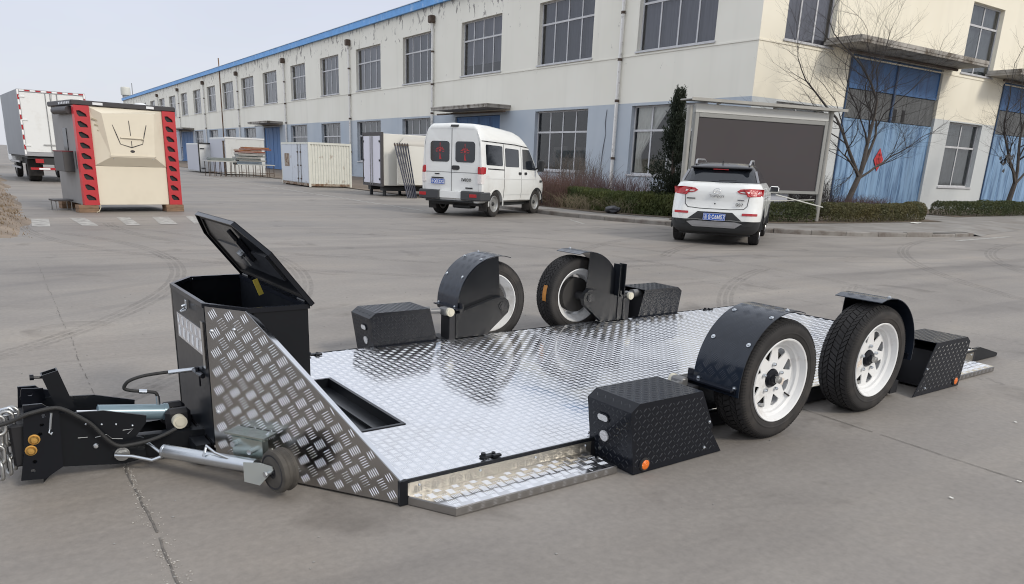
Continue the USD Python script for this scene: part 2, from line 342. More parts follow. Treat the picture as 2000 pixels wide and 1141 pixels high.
obj('grit', m, mat('grit_stone', (.42,.41,.39), .9, island=.4), kind='stuff', label='scattered small pale grit on the concrete')
# dark rubber arcs left by turning vehicles
M_mark = usdkit.material(stage, '/World/Looks/tyre_mark_look', {'g': ('geometry', {}), 'n': ('noise_texture', {'scale': 2.2, 'detail': 6.0, 'roughness': .7}), 'n2': ('noise_texture', {'scale': 34.0, 'detail': 3.0}), 'a': ('math', {'math_type': 'multiply'}), 'r': ('map_range', {'from_min': .16, 'from_max': .42, 'to_min': 0.0, 'to_max': .24, 'clamp': True}), 't': ('transparent_bsdf', {}), 'd': ('diffuse_bsdf', {'color': (.055,.052,.05)}), 'm': ('mix_closure', {})},
    [('g.position', 'n.vector'), ('g.position', 'n2.vector'), ('n.fac', 'a.value1'), ('n2.fac', 'a.value2'), ('a.value', 'r.value'), ('r.result', 'm.fac'), ('t.BSDF', 'm.closure1'), ('d.BSDF', 'm.closure2')], surface='m.closure')
def tyre_arc(cx, cy, r, a0, a1, w=.14, z=.0022):
    t = np.radians(np.linspace(a0, a1, 60)); V = []
    for q in t: V += [(cx+(r-w/2)*math.cos(q), cy+(r-w/2)*math.sin(q), z), (cx+(r+w/2)*math.cos(q), cy+(r+w/2)*math.sin(q), z)]
    obj('tyre_mark', MB().add(V, [[2*k,2*k+1,2*k+3,2*k+2] for k in range(59)]), M_mark, kind='structure')
for k, (cx, cy, r, a0, a1, w) in enumerate(((10.5,17.5,8.6,176,262,.13),(10.5,17.5,10.1,178,258,.12),(2.0,9.0,7.2,-20,62,.12),(2.0,9.0,8.7,-26,55,.12),(14.5,-2.0,9.4,118,150,.12),(14.5,-2.0,10.9,112,146,.12),(-6,12,8.0,-50,40,.12),(-6,12,9.5,-48,36,.12),(24,-4,13.5,96,150,.14),(24,-4,15.2,94,146,.14),(16,3,9.2,60,130,.13),(16,3,10.7,64,134,.13))):
    for q in (-1, 0, 1): tyre_arc(cx, cy, r+q*w*.62, a0+q*.4, a1-q*.7, w*.42, .0018+.0001*k)
# paint
for i, q in enumerate([[(.54,17.38),(.84,17.36),(.92,19.2),(.60,19.22)], [(1.40,17.46),(1.68,17.44),(1.62,19.43),(1.32,19.45)], [(2.20,17.52),(2.45,17.50),(2.52,19.52),(2.26,19.54)], [(2.86,17.68),(3.20,17.66),(3.36,19.63),(3.02,19.65)], [(3.56,17.75),(3.88,17.72),(4.11,19.74),(3.77,19.76)]]):
    obj('crosswalk_stripe', MB().quad(*[(x, y, .004) for x, y in q]), M_line, kind='structure')
obj('lane_line', MB().quad((11.08,21.6,.004), (11.19,21.6,.004), (11.25,64,.004), (11.14,64,.004)), M_line, kind='structure')
obj('lane_line', MB().quad((21.2,10.35,.004), (25.0,10.75,.004), (25.0,10.88,.004), (21.2,10.5,.004)), M_line, kind='structure')
obj('lane_line', MB().quad((24.0,9.85,.004), (27.6,10.3,.004), (27.6,10.42,.004), (24.0,9.97,.004)), M_line, kind='structure')
obj('lane_line', MB().quad((14.0,18.0,.004), (14.1,18.0,.004), (13.5,16.6,.004), (13.4,16.6,.004)), M_line, kind='structure')

# pavement with kerb stones
edge = np.array([(14.75,24.5),(14.70,19.9),(14.95,18.2),(15.75,15.95),(16.75,14.0),(18.0,12.65),(20.0,11.75),(22.0,11.32),(23.55,11.15)])
seg = np.linalg.norm(np.diff(edge, axis=0), axis=1); cum = np.concatenate([[0], np.cumsum(seg)])
from scipy.interpolate import CubicSpline, PchipInterpolator
sp = PchipInterpolator(cum, edge)
S = np.linspace(0, cum[-1], 60); E = sp(S)
KH = .115
inner = [(x, y) for x, y in E]
M_pave = mat('pavement_look', (.235,.222,.205), .85, var=.18, scale=1.2, bump=.3, bscale=40, dirt=(.16,.14,.12), dscale=.8, dlo=.45, dhi=.7)
poly = Polygon(inner+[(24.4,12.3),(27.5,13.2),(33,14.9),(46,17.0),(46,21.25),(25.2,21.25),(25.2,24.5)]).buffer(0)
def sheet(poly, z, name, mt, **k):
    v, f = trimesh.creation.triangulate_polygon(poly, engine='earcut'); v = np.column_stack([v, np.full(len(v), z)])
    return obj(name, MB().add(v, f), mt, **k)
def inset_edge(d):
    T = np.gradient(E, axis=0); T /= np.linalg.norm(T, axis=1, keepdims=True); return E+np.stack([-T[:,1], T[:,0]], 1)*d
kin = inset_edge(.16)
pav = Polygon([tuple(p) for p in kin]+[(24.4,12.3),(27.5,13.2),(33,14.9),(60,18.5),(60,21.25),(25.2,21.25),(25.2,24.5)]).buffer(0)
sheet(pav, KH-.012, 'pavement', M_pave, kind='structure', label='grey paved verge round the factory corner')
# flush slope where the kerb ends, down to the yard
sl = [(23.4,11.25),(24.4,12.3),(27.5,13.2),(33,14.9),(60,18.5)]; so = [(23.9,11.1),(25.6,11.6),(28.4,12.2),(34,13.6),(60,16.6)]
m = MB()
for k in range(4): m.quad((*sl[k+1], KH-.012), (*sl[k], KH-.012), (*so[k], .004), (*so[k+1], .004))
obj('pavement_ramp', m, M_pave, kind='structure')
kerb = thing('kerb', 'weathered grey kerb stones round the factory verge', 'kerb')
M_kerb = [mat('kerb_%s' % n, b, .88, var=.25, scale=5, bump=.4, bscale=30, dirt=(.13,.11,.095), dscale=2.5, dlo=.42, dhi=.62) for n, b in (('pale', (.27,.255,.235)), ('mid', (.235,.22,.20)), ('dark', (.20,.185,.165)))]
s = .02
while s < cum[-1]-.3:
    e = min(s+.98, cum[-1]); n = 5; q = np.linspace(s+.008, e-.008, n); C = sp(q); T = sp(q, 1); T /= np.linalg.norm(T, axis=1, keepdims=True); Nn = np.stack([-T[:,1], T[:,0]], 1)
    hz = KH+R.uniform(-.012, .012); hz = hz if e < cum[-1]-.9 else hz*.8; rings = []
    for c, nn in zip(C, Nn):
        rings.append([(*(c+nn*a), z) for a, z in ((0,0),(0,hz-.02),(.02,hz),(.15,hz),(.17,hz-.012),(.17,0))])
    obj('kerb_stone', (lambda t: (t.vertices, t.faces))(loft(rings)), R.choice(M_kerb), kerb); s = e
M_soil = mat('soil_look', (.12,.092,.065), .95, var=.4, scale=3, bump=.8, bscale=18)
sheet(Polygon([(16.2,19.4),(17.4,16.6),(19.2,14.9),(21.2,14.6),(28.4,14.6),(29.0,15.8),(30.5,21.2),(25.25,21.2),(25.25,27.5),(16.3,27.5)]), KH, 'soil_bed', M_soil, kind='structure', label='bare brown planting soil by the factory wall')
sheet(Polygon([(33.0,16.4),(50,18.3),(50,21.2),(34.0,21.2)]), KH, 'soil_bed', M_soil, kind='structure', label='planting soil under the right hand hedge')
# the street side edge of the far plots
sheet(Polygon([(15.6,44),(25.2,44),(25.2,190),(15.0,190)]), .03, 'verge', mat('verge_look', (.17,.135,.105), .95, var=.35, scale=.8), kind='structure', label='dusty reddish verge along the long facade')
sheet(Polygon([(14.9,24.5),(25.2,24.5),(25.2,44),(15.2,44)]), .03, 'verge', mat('verge_look', (.17,.135,.105), .95), kind='structure', label='reddish brown verge behind the white containers')

# earth bank at far left
gx, gy = np.meshgrid(np.linspace(-14, .9, 60), np.linspace(14.6, 46, 70)); P = np.stack([gx, gy, 0*gx], -1)
nz = meshkit.fbm(P*np.array([.9,.6,1]), 5, 3); edgex = .42+.25*(meshkit.fbm(P*np.array([0,.7,0])+7, 3, 5)-.5)*2
t = np.clip((edgex-gx)/2.6, 0, 1)*np.clip((gy-15.2)/2.2, 0, 1); H = (t**.75)*(.78+.28*(nz-.5)); H = np.where(t > 0, H, -.03)
i, j = np.meshgrid(np.arange(69), np.arange(59), indexing='ij'); a = i*60+j
obj('bank', MB().add(np.stack([gx, gy, H], -1).reshape(-1,3), np.stack([a, a+1, a+61, a+60], -1).reshape(-1,4)), mat('bank_look', (.22,.175,.135), .95, var=.4, scale=1.5, bump=.8, bscale=9), smooth=True, kind='structure', label='eroded bare earth bank at the left edge')
m = MB(); Rb = random.Random(3)
def bank_h(x, y):
    k = int(np.clip((y-14.6)/31.4*69, 0, 69)); l = int(np.clip((x+14)/14.9*59, 0, 59)); return H[k, l]
for q in range(6500):
    y = 15.2+abs(Rb.gauss(0, 7)); x = Rb.uniform(-2.6, .5); h = bank_h(x, y)
    if h < 0.12 and Rb.random() > .25: continue
    L = Rb.uniform(.05, .22)*(1 if h > .3 else .45); a = Rb.uniform(0, 6.28); l = Rb.uniform(.15, .7); w = .008; d = np.array([math.cos(a)*l, math.sin(a)*l, 1]); d = d/np.linalg.norm(d)*L; s = np.array([-math.sin(a), math.cos(a), 0])*w
    p = np.array([x, y, h-.01]); m.add([p-s, p+s, p+d*.6+s*.7, p+d+np.array([0,0,-.02])], [[0,1,2],[0,2,3]])
obj('dry_grass', m, mat('dry_grass_look', (.34,.25,.16), .9, island=.4), kind='stuff', label='dry brown grass on the earth bank')
# ---------------------------------------------------------------- the factory
XF, YF, ZB, ZR = 25.3, 21.3, 4.42, 11.10      # long facade plane x, short facade plane y, paint line, underside of the blue eaves
def wall_paint(name, base, pale, stain, lo, hi, zpeel, crack=True):
    N = {'geo': ('geometry', {}), 'sep': ('separate_xyz', {}), 'm': ('mapping', {'scale': (.9,.9,.35)}), 'm2': ('mapping', {'scale': (2.2,2.2,1.1)}), 'm3': ('mapping', {'scale': (1.3,1.3,.10)}),
         'n1': ('noise_texture', {'scale': .35, 'detail': 6.0}), 'n2': ('noise_texture', {'scale': 1.0, 'detail': 9.0, 'roughness': .72, 'distortion': .4}), 'n3': ('noise_texture', {'scale': 1.0, 'detail': 5.0}), 'nb': ('noise_texture', {'scale': 40.0, 'detail': 4.0}),
         'r1': ('rgb_ramp', {'ramp': [(.3, base), (.7, pale)]}),
         'zz': ('map_range', {'from_min': zpeel[0], 'from_max': zpeel[1], 'to_min': zpeel[2], 'to_max': zpeel[3], 'clamp': True}), 'ad': ('math', {'math_type': 'add'}), 'th': ('map_range', {'from_min': lo, 'from_max': hi, 'to_min': 0, 'to_max': 1, 'clamp': True}),
         'mx': ('mix_color', {'b': stain}), 'st': ('map_range', {'from_min': .52, 'from_max': .8, 'to_min': 0, 'to_max': .18, 'clamp': True}), 'ms': ('mix_color', {'b': tuple(x*.62 for x in base)}),
         'bp': ('bump', {'strength': .25, 'distance': .01}), 'p': ('principled_bsdf', {'roughness': .85, 'specular_ior_level': .25})}
    L = [('geo.position', 'sep.vector'), ('geo.position', 'm.vector'), ('geo.position', 'm2.vector'), ('geo.position', 'm3.vector'), ('geo.position', 'n1.vector'), ('m2.vector', 'n2.vector'), ('m3.vector', 'n3.vector'), ('geo.position', 'nb.vector'), ('n1.fac', 'r1.fac'),
         ('sep.z', 'zz.value'), ('n2.fac', 'ad.value1'), ('zz.result', 'ad.value2'), ('ad.value', 'th.value'), ('n3.fac', 'st.value'), ('r1.color', 'ms.a'), ('st.result', 'ms.fac'), ('ms.result', 'mx.a'), ('th.result', 'mx.fac'), ('mx.result', 'p.base_color'), ('nb.fac', 'bp.height'), ('bp.normal', 'p.normal')]
    return usdkit.material(stage, '/World/Looks/'+name, N, L, surface='p.BSDF')
M_cream = wall_paint('cream_wall_paint', (.70,.68,.60), (.745,.725,.65), (.30,.285,.265), .640, .665, (8.2, 11.1, -.03, .105))
M_cream2 = wall_paint('warm_cream_wall_paint', (.74,.69,.565), (.79,.745,.625), (.42,.39,.33), .74, .78, (8.6, 11.1, -.04, .05))
M_blue = wall_paint('pale_blue_wall_paint', (.36,.41,.465), (.44,.475,.51), (.24,.25,.26), .66, .74, (0.0, 2.5, .07, -.02))
M_grey = wall_paint('pale_grey_wall_paint', (.48,.505,.51), (.55,.565,.56), (.28,.29,.29), .70, .80, (0.0, 2.0, .07, -.02))
M_frame = mat('window_frame_paint', (.48,.48,.49), .5, var=.15, scale=3)
M_pane = glass('window_glass', (.68,.71,.74), .05, .04); M_clr = glass('clear_window_glass', (.86,.87,.87), .04, .03)
M_blinds = [mat('window_blind_cloth_%s' % n, c, .9, var=.22, scale=1.5, stretch=(1,6,.4)) for n, c in (('lilac', (.23,.22,.255)), ('grey', (.20,.20,.22)), ('dusk', (.155,.155,.18)), ('pale', (.27,.26,.29)))]; M_blind = M_blinds[0]; Rw = random.Random(12)
M_blind2 = mat('lower_blind_cloth', (.17,.19,.19), .9, var=.35, scale=1.5)
M_dark = mat('dark_interior', (.02,.02,.022), .9)
M_curtain = mat('white_curtain_cloth', (.75,.75,.70), .9, var=.1, scale=4)
M_eave = mat('blue_eaves_metal', (.10,.30,.62), .5, var=.15, scale=1.5, dirt=(.33,.47,.66), dscale=2)
M_conc = mat('weathered_canopy_concrete', (.33,.31,.28), .85, var=.25, scale=2, dirt=(.10,.08,.06), dscale=1.6, dlo=.5, dhi=.65)
M_doorb = mat('blue_door_paint', (.052,.135,.30), .55, var=.22, scale=1.2, stretch=(2,2,.35), dirt=(.03,.07,.17), dscale=1.5, dlo=.52, dhi=.72)
M_doorl = mat('faded_blue_door_paint', (.185,.30,.45), .55, var=.25, scale=1.3, stretch=(2.5,2.5,.3), dirt=(.045,.10,.20), dscale=1.4, dlo=.47, dhi=.66)
M_doorg = mat('grimy_door_glazing', (.085,.088,.088), .5, var=.4, scale=2.5, stretch=(3,3,.5))
M_pipe = mat('white_downpipe', (.74,.73,.70), .5, dirt=(.3,.28,.25), dscale=4)
M_rust = mat('dark_rusty_metal', (.085,.06,.045), .8, var=.4, scale=8)
fac = thing('factory_building', 'long two storey cream factory with blue eaves and gridded windows', 'factory')
def facade(axis, lo, hi, z0, z1, holes, thick, m, name='wall'):
    """axis 'y': wall along y at x = XF; axis 'x': along x at y = YF; the outer face on the plane"""
    p = sbox(lo, z0, hi, z1)
    for a, b, c, d in holes: p = p.difference(sbox(a, c, b, d))
    for g in getattr(p, 'geoms', [p]):
        w = MB(); t = trimesh.creation.extrude_polygon(g, thick, engine='earcut'); v = np.asarray(t.vertices); q = np.column_stack([XF+v[:,2], v[:,0], v[:,1]]) if axis == 'y' else np.column_stack([v[:,0], YF+v[:,2], v[:,1]])
        w.add(q, t.faces if axis == 'y' else np.asarray(t.faces)[:, ::-1])
        obj(name, w, m, fac)
PITCH_W = 8.41
ups = [(23.57,28.23),(31.45,36.05),(39.71,44.31),(47.99,52.57),(56.36,61.05),(64.80,69.15),(73.06,77.25),(81.65,86.40),(89.95,94.95),(98.55,103.65),(107.3,111.85),(115.7,120.2),(124.3,128.65),(132.8,137.8),(141.6,146.2),(150.4,155.0),(159.3,163.3),(167.8,172.0)]
lows = [(23.57,28.23),(31.45,36.05),(48.05,52.7),(56.45,61.1),(64.75,69.3),(73.1,77.9),(90.0,94.8),(98.5,103.4),(107.3,112.1),(115.75,120.8)]
doors = [(39.62,44.93),(81.4,87.0),(122.3,131.7)]
ZU0, ZU1, ZL0, ZL1 = 6.62, 9.66, 1.26, 4.30
facade('y', YF+.003, 187, ZB, ZR, [(a, b, ZU0, ZU1) for a, b in ups], .34, M_cream)
facade('y', YF+.003, 187, 0, ZB, [(a, b, ZL0, ZL1) for a, b in lows]+[(a, b, -.1, 4.25) for a, b in doors], .34, M_blue)
sups = [(26.78,29.9,6.64,10.1),(40.32,43.40,6.66,9.81),(53.5,56.6,6.66,9.81)]; slow = [(26.8,29.9,1.26,4.34),(40.22,43.48,1.24,4.36),(53.4,56.6,1.24,4.36)]; sdoor = [(31.44,38.80),(44.9,52.3)]
facade('x', XF+.003, 62, ZB, 12.0, sups+[(a, b, ZB-.1, 6.62) for a, b in sdoor], .34, M_cream2)
facade('x', XF+.003, 62, 0, ZB, slow+[(a, b, -.1, ZB+.1) for a, b in sdoor], .34, M_grey)
# blue eaves with a metal edge, parapet behind
obj('eaves_trim', MB().box((XF-.22,YF+.25,ZR+.002), (XF+.4,187.2,ZR+.46)), M_eave, fac)
obj('eaves_trim', MB().box((XF-.26,YF+.25,ZR+.464), (XF+.3,187.3,ZR+.50)), mat('eaves_cap_metal', (.5,.55,.6), .4, metal=.5), fac)
obj('roof', MB().add([(XF+.3,YF+.3,ZR+.44),(XF+.3,187,ZR+.44),(XF+18,187,ZR+3.1),(XF+18,YF+.3,ZR+3.1),(XF+36,YF+.3,ZR+.44),(XF+36,187,ZR+.44)], [[0,3,2,1],[3,4,5,2]]), mat('grey_roof_sheet', (.25,.27,.3), .6), fac)
obj('rear_wall', MB().box((XF+36,YF,0), (XF+36.3,187,ZR)).box((XF+.3,186.7,0), (XF+36,187,ZR)), M_cream, fac)
obj('floor_slab', MB().box((XF+.36,YF+.36,.02), (XF+36,186.6,.1)).box((XF+1.6,YF+1.6,4.9), (XF+36,186.6,5.3)), M_dark, fac)
obj('inner_wall', MB().box((XF+3.2,YF+3.2,.1), (XF+3.3,186,ZR-.1)).box((XF+3.2,YF+3.2,.1), (62,YF+3.3,ZR-.1)), M_dark, fac)
obj('string_course', MB().box((XF-.025,YF-.024,6.44), (XF,186.9,6.5)), M_cream, fac)
obj('string_course', MB().box((XF-.024,YF-.025,6.44), (61.9,YF,6.5)), M_cream2, fac)
def window(axis, a, b, z0, z1, ncol, tz, detail, blind, sill=True, depth=.20, curtain=False):
    """frame, panes, sill and cloth of one window"""
    w = part('window', fac)
    def B(mb, u0, u1, d0, d1, c0, c1):
        return mb.box((XF+d0,u0,c0), (XF+d1,u1,c1)) if axis == 'y' else mb.box((u0,YF+d0,c0), (u1,YF+d1,c1))
    fw, m = .075, MB(); d0, d1 = depth, depth+.07
    B(m, a+.003, a+fw, d0, d1, z0+.003, z1-.003); B(m, b-fw, b-.003, d0, d1, z0+.003, z1-.003); B(m, a+fw, b-fw, d0, d1, z1-fw, z1-.003); B(m, a+fw, b-fw, d0, d1, z0+.003, z0+fw); B(m, a+fw, b-fw, d0-.01, d1+.002, tz-.045, tz+.045)
    us = np.linspace(a+fw, b-fw, ncol+1)
    for u in us[1:-1]:
        B(m, u-.038, u+.038, d0+.004, d1-.004, z0+fw, tz-.045); B(m, u-.038, u+.038, d0+.004, d1-.004, tz+.045, z1-fw)
    obj('frame', m, M_frame, w)
    g = MB(); gd = d0+.03
    for k in range(ncol):
        for c0, c1 in ((z0+fw, tz-.045), (tz+.045, z1-fw)):
            q = MB() if detail else g; u0, u1 = us[k]+(.038 if k else 0), us[k+1]-(.038 if k < ncol-1 else 0)
            if axis == 'y': q.quad((XF+gd,u0,c0), (XF+gd,u0,c1), (XF+gd,u1,c1), (XF+gd,u1,c0))
            else: q.quad((u0,YF+gd,c0), (u1,YF+gd,c0), (u1,YF+gd,c1), (u0,YF+gd,c1))
            if detail: obj('pane', q, M_clr if blind is None else M_pane, w)
    if not detail: obj('glazing', g, M_pane, w)
    if sill: q = MB(); B(q, a-.06, b+.06, -.06, depth-.002, z0-.07, z0+.002); obj('sill', q, M_frame, w)
    if blind is not None:
        n = 40; u = np.linspace(a-.1, b+.1, n); lowz = z0-.05 if Rw.random() < .72 else z0+(z1-z0)*Rw.choice([.12,.2,.3]); dd = depth+.22+.025*np.sin(u*14)+.02*np.sin(u*5.3)
        V = [(XF+d, x, z) if axis == 'y' else (x, YF+d, z) for x, d in zip(u, dd) for z in (lowz, z1+.05)]
        obj('blind', MB().add(V, [[2*k, 2*k+1, 2*k+3, 2*k+2] for k in range(n-1)]), blind, w)
    return w
for k, (a, b) in enumerate(ups): window('y', a, b, ZU0, ZU1, 4, ZU0+1.98, k < 6, Rw.choice(M_blinds))
for k, (a, b) in enumerate(lows):
    w = window('y', a, b, ZL0, ZL1, 4, ZL0+1.96, k < 5, None if k < 2 else M_blind2)
    if k == 0:
        for c0, c1 in ((23.7,25.9),(25.9,28.1)):     # curtains tied back
            n = 26; z = np.linspace(ZL0+.1, ZL1-.05, 30); V = []
            for zz in z:
                t = (zz-ZL0)/(ZL1-ZL0); wd = .18+.82*max(0, (t-.28)/.72)**1.1 if t > .28 else .18+.10*(.28-t)/.28
                for q in range(n):
                    s = q/(n-1); y = c1-(c1-c0)*wd*s*.95 if c0 > 25 else c1-(c1-c0)*wd*s*.95; V.append((XF+.34+.03*math.sin(s*26), y, zz))
            i, j = np.meshgrid(np.arange(29), np.arange(n-1), indexing='ij'); q = i*n+j
            obj('curtain', MB().add(V, np.stack([q, q+1, q+n+1, q+n], -1).reshape(-1,4)), M_curtain, w)
    if k == 1:                                       # things seen inside
        m = MB()
        for y, z, sy, sz in ((32.2,1.5,.9,.5),(33.2,1.6,.7,.9),(34.2,1.45,.8,.4),(35.2,1.7,.7,.8),(32.8,2.2,.5,.3),(34.6,2.3,.6,.25)): m.box((XF+1.0,y-sy/2,z), (XF+1.5,y+sy/2,z+sz), ch=.02)
        m.bar((XF+.6,35.0,2.2), (XF+.6,34.3,1.5), .06, .12)
        obj('stored_box', m, mat('stored_boxes', (.16,.15,.14), .8, island=.5), w)
for k, (a, b, c, d) in enumerate(sups): window('x', a, b, c, d, 3 if k == 0 else 2, c+2.2 if k else c+2.9, True, M_blind if k != 1 else M_blind2)
for k, (a, b, c, d) in enumerate(slow): window('x', a, b, c, d, 2, c+1.95, True, M_blind2)
def leaf(axis, a, b, z0, z1, m, name, parent, d=.12, t=.05, ribs=0):
    q = MB(); f = (lambda u0,u1,d0,d1,c0,c1: q.box((XF+d0,u0,c0),(XF+d1,u1,c1))) if axis == 'y' else (lambda u0,u1,d0,d1,c0,c1: q.box((u0,YF+d0,c0),(u1,YF+d1,c1)))
    f(a, b, d, d+t, z0, z1)
    for r in range(ribs):
        u = a+(b-a)*(r+1)/(ribs+1); f(u-.02, u+.02, d-.012, d, z0+.05, z1-.05)
    if ribs: f(a+.0, a+.07, d-.02, d, z0, z1); f(b-.07, b, d-.02, d, z0, z1); f(a+.07, b-.07, d-.02, d, z0, z0+.09); f(a+.07, b-.07, d-.02, d, z1-.09, z1)
    return obj(name, q, m, parent)
for k, (a, b) in enumerate(doors):
    d = part('door', fac); h = (a+b)/2; tag(d, ['deep blue double door behind the van roof', 'dark blue tall doorway with stained wall beside it', 'far dark doorway near the left containers'][k])
    leaf('y', a+.02, h-.012, .05, 4.22, M_doorb, 'leaf', d, ribs=1); leaf('y', h+.012, b-.02, .05, 4.22, M_doorb, 'leaf', d, ribs=1)
    q = MB().box((XF-1.6,a-1.1,4.52), (XF+.1,b+.3,4.66)).box((XF-1.62,a-1.12,4.66), (XF+.0,b+.32,4.72))
    obj('canopy', q, M_conc, fac)
    obj('canopy_rail', MB().cyl((XF-.5,a-1.3,4.36), (XF-.5,b+1.5,4.40), .05, 8), M_rust, fac)
for k, (a, b) in enumerate(sdoor):
    d = part('door', fac); h = (a+b)/2; tag(d, ['tall faded blue factory door with grimy glazed band', 'second blue factory door cut by the right edge'][k])
    leaf('x', a+.03, h-.02, 5.25, 6.6, M_doorb, 'upper_panel', d, ribs=1); leaf('x', h+.02, b-.03, 5.25, 6.6, M_doorb, 'upper_panel', d, ribs=1)
    n = 6; u = np.linspace(a+.03, b-.03, n+1)
    for q in range(n): leaf('x', u[q]+.012, u[q+1]-.012, 4.05, 5.22, M_doorg, 'glazed_panel', d, d=.13)
    if k == 0:
        for x in (35.35, 36.05): obj('broken_slot', MB().box((x,YF+.122,4.08), (x+.28,YF+.129,4.62)), M_dark, d)
    for a0, a1 in ((a+.03, a+1.85), (a+1.87, h-.015), (h+.015, b-1.87), (b-1.85, b-.03)): leaf('x', a0, a1, .12, 4.02, M_doorl, 'leaf', d, ribs=1)
    obj('mullion', MB().box((h-.06,YF+.05,4.05), (h+.06,YF+.115,6.6)), mat('dark_blue_steel', (.03,.07,.15), .5), d)
    obj('canopy', MB().box((a-2.0,YF-1.6,6.70), (b+.8,YF+.1,6.80)).box((a-2.02,YF-1.62,6.80), (b+.82,YF+.0,6.95)), M_conc, fac)
    obj('canopy_rail', MB().cyl((a-.8,YF-.3,6.60), (b+.6,YF-.3,6.64), .06, 8), M_rust, fac)
    obj('conduit', MB().cyl((a-.12,YF-.04,.1), (a-.12,YF-.04,6.5), .035, 8), mat('dark_blue_steel', (.03,.07,.15), .5), fac)
# downpipes
for k, y in enumerate((29.2,47.9,62.26,78.95,96.3,113.3,130.0,147.0)):
    p = part('downpipe', fac)
    obj('pipe', MB().tube([(XF-.16,y,10.05),(XF-.16,y,9.75),(XF-.12,y,9.6),(XF-.12,y,.35),(XF-.3,y,.18)], .085, 12), M_pipe, p, smooth=40)
    obj('hopper', MB().box((XF-.38,y-.22,10.05), (XF-.02,y+.22,10.5), ch=.05), M_rust, p)
    for z in (8.3,6.3,4.5,1.9): obj('bracket', MB().cyl((XF-.12,y,z), (XF-.12,y,z+.11), .105, 12), M_rust, p)
obj('lightning_rod', MB().tube([(XF-.06,104.3,.3),(XF-.06,104.3,12.6)], .07, 6), mat('brown_rod', (.2,.13,.09), .7), fac)
obj('broken_render', MB().tube([(XF-.012,30.0,4.2),(XF-.012,30.06,3.6),(XF-.012,29.98,3.1),(XF-.012,30.1,2.4),(XF-.012,30.2,1.6)], [.02,.03,.018,.03,.012], 4), mat('crack_dark', (.16,.17,.19), .9), fac)
tk = thing('water_tank', 'pale cylindrical tank on a pole at the far end of the roof', 'tank', (XF+.6,186.5,ZR+.4))
obj('tank', MB().lathe([(0,.7),(.85,.7),(.95,.85),(.95,2.1),(.8,2.3),(0,2.4)], 24, closed=False), mat('pale_tank', (.55,.55,.5), .5), tk, smooth=40)
obj('post', MB().cyl((0,0,0), (0,0,.7), .7, 10).cyl((1.3,0,0), (1.3,0,3.2), .08, 8), mat('tank_steel', (.25,.26,.27), .6), tk)
po = thing('door_poster', 'red paper diamond charm pasted on the tall blue door', 'poster', (34.75,YF+.09,2.35))
m = MB().prism(Polygon([(0,-.52),(.38,0),(0,.52),(-.38,0)]), .008, rx(math.pi/2)); obj('paper', m, mat('red_paper', (.42,.03,.035), .8, var=.3, scale=6), po)
m = MB()
for a, b, c, d in ((-.16,.2,.16,.24),(-.02,-.25,.02,.3),(-.18,.02,.18,.06),(-.14,-.2,-.1,.0),(.1,-.2,.14,.0),(-.14,-.22,.14,-.18)): m.box((a,-.016,b), (c,-.0085,d))
obj('character', m, mat('dark_red_print', (.16,.015,.015), .8), po)
# ---------------------------------------------------------------- the trailer, in its own frame: u back, v away, z up
TA = 0.035
M_alu = mat('aluminium_tread', (.70,.71,.735), .12, 1.0, rvar=.06, dirt=(.56,.55,.54), dscale=1.6, dlo=.50, dhi=.78)
M_alud = mat('dull_aluminium_tread', (.41,.40,.39), .20, 1.0, rvar=.05)
M_alubar = mat('bright_aluminium_bars', (.90,.90,.91), .17, 1.0)
M_blkb = mat('black_raised_bars', (.013,.015,.018), .18, spec=.5)
M_fend = mat('glossy_blue_black_paint', (.008,.011,.017), .17, spec=.5, rvar=.05, bump=.15, bscale=12)
M_blk = mat('gloss_black_paint', (.006,.007,.010), .22, spec=.26, rvar=.06)
M_blk2 = mat('satin_black_paint', (.007,.008,.010), .28, spec=.22, rvar=.06)
M_blki = mat('matt_black_inside', (.008,.008,.010), .55)
M_rub = mat('tyre_rubber', (.026,.024,.023), .72, var=.25, scale=9, spec=.35, dirt=(.06,.052,.045), dscale=5, dlo=.48, dhi=.75)
M_rub2 = mat('tyre_tread_rubber', (.022,.021,.021), .82, var=.3, scale=14, spec=.3)
M_white = mat('white_rim_paint', (.72,.72,.71), .30, spec=.5, dirt=(.40,.37,.33), dscale=6, dlo=.52, dhi=.78)
M_zinc = mat('zinc_plated_steel', (.60,.63,.66), .28, 1.0, rvar=.08)
M_steel = mat('galvanised_steel', (.40,.40,.39), .42, 1.0, var=.2, scale=20)
M_cylb = mat('blue_grey_cylinder_paint', (.17,.24,.28), .30, .25)
M_brass = mat('yellow_zinc_bolt', (.62,.36,.10), .35, .8)
M_amber = mat('amber_lens', (.75,.16,.01), .15, spec=.7, bump=.6, bscale=160)
M_clear = mat('clear_lens', (.62,.62,.62), .15, spec=.8, bump=1.0, bscale=140)
M_hose = mat('black_hose', (.018,.018,.018), .6, bump=.3, bscale=300)
M_greas = mat('pale_grease_cap', (.55,.52,.42), .5)
tr = thing('car_trailer', 'low black and silver tread plate car trailer lowered onto the concrete, toolbox lid raised', 'trailer', (1.357,2.853,0), TA)
DW, DZ, UE = 2.38, .12, 5.55                    # deck width, deck height, rear end
N0 = np.array([-.5607,.8280,0]); NN = np.array([-.8280,-.5607,0]); ZV = np.array([0,0,1.0])
deckp = Polygon([(0,0),(UE,0),(UE,DW),(0,DW),(-.58,DW-.857),(-.58,.857)])
trayp = sbox(.115,.69,.365,1.70)
toolp = Polygon([(-.576,.87),(-.433,.66),(-.15,.66),(-.15,1.72),(-.433,1.72),(-.576,1.51)])
dk = part('deck', tr)
obj('plate', MB().prism(deckp.difference(trayp), .012, t=(0,0,DZ-.012)), M_alu, dk)
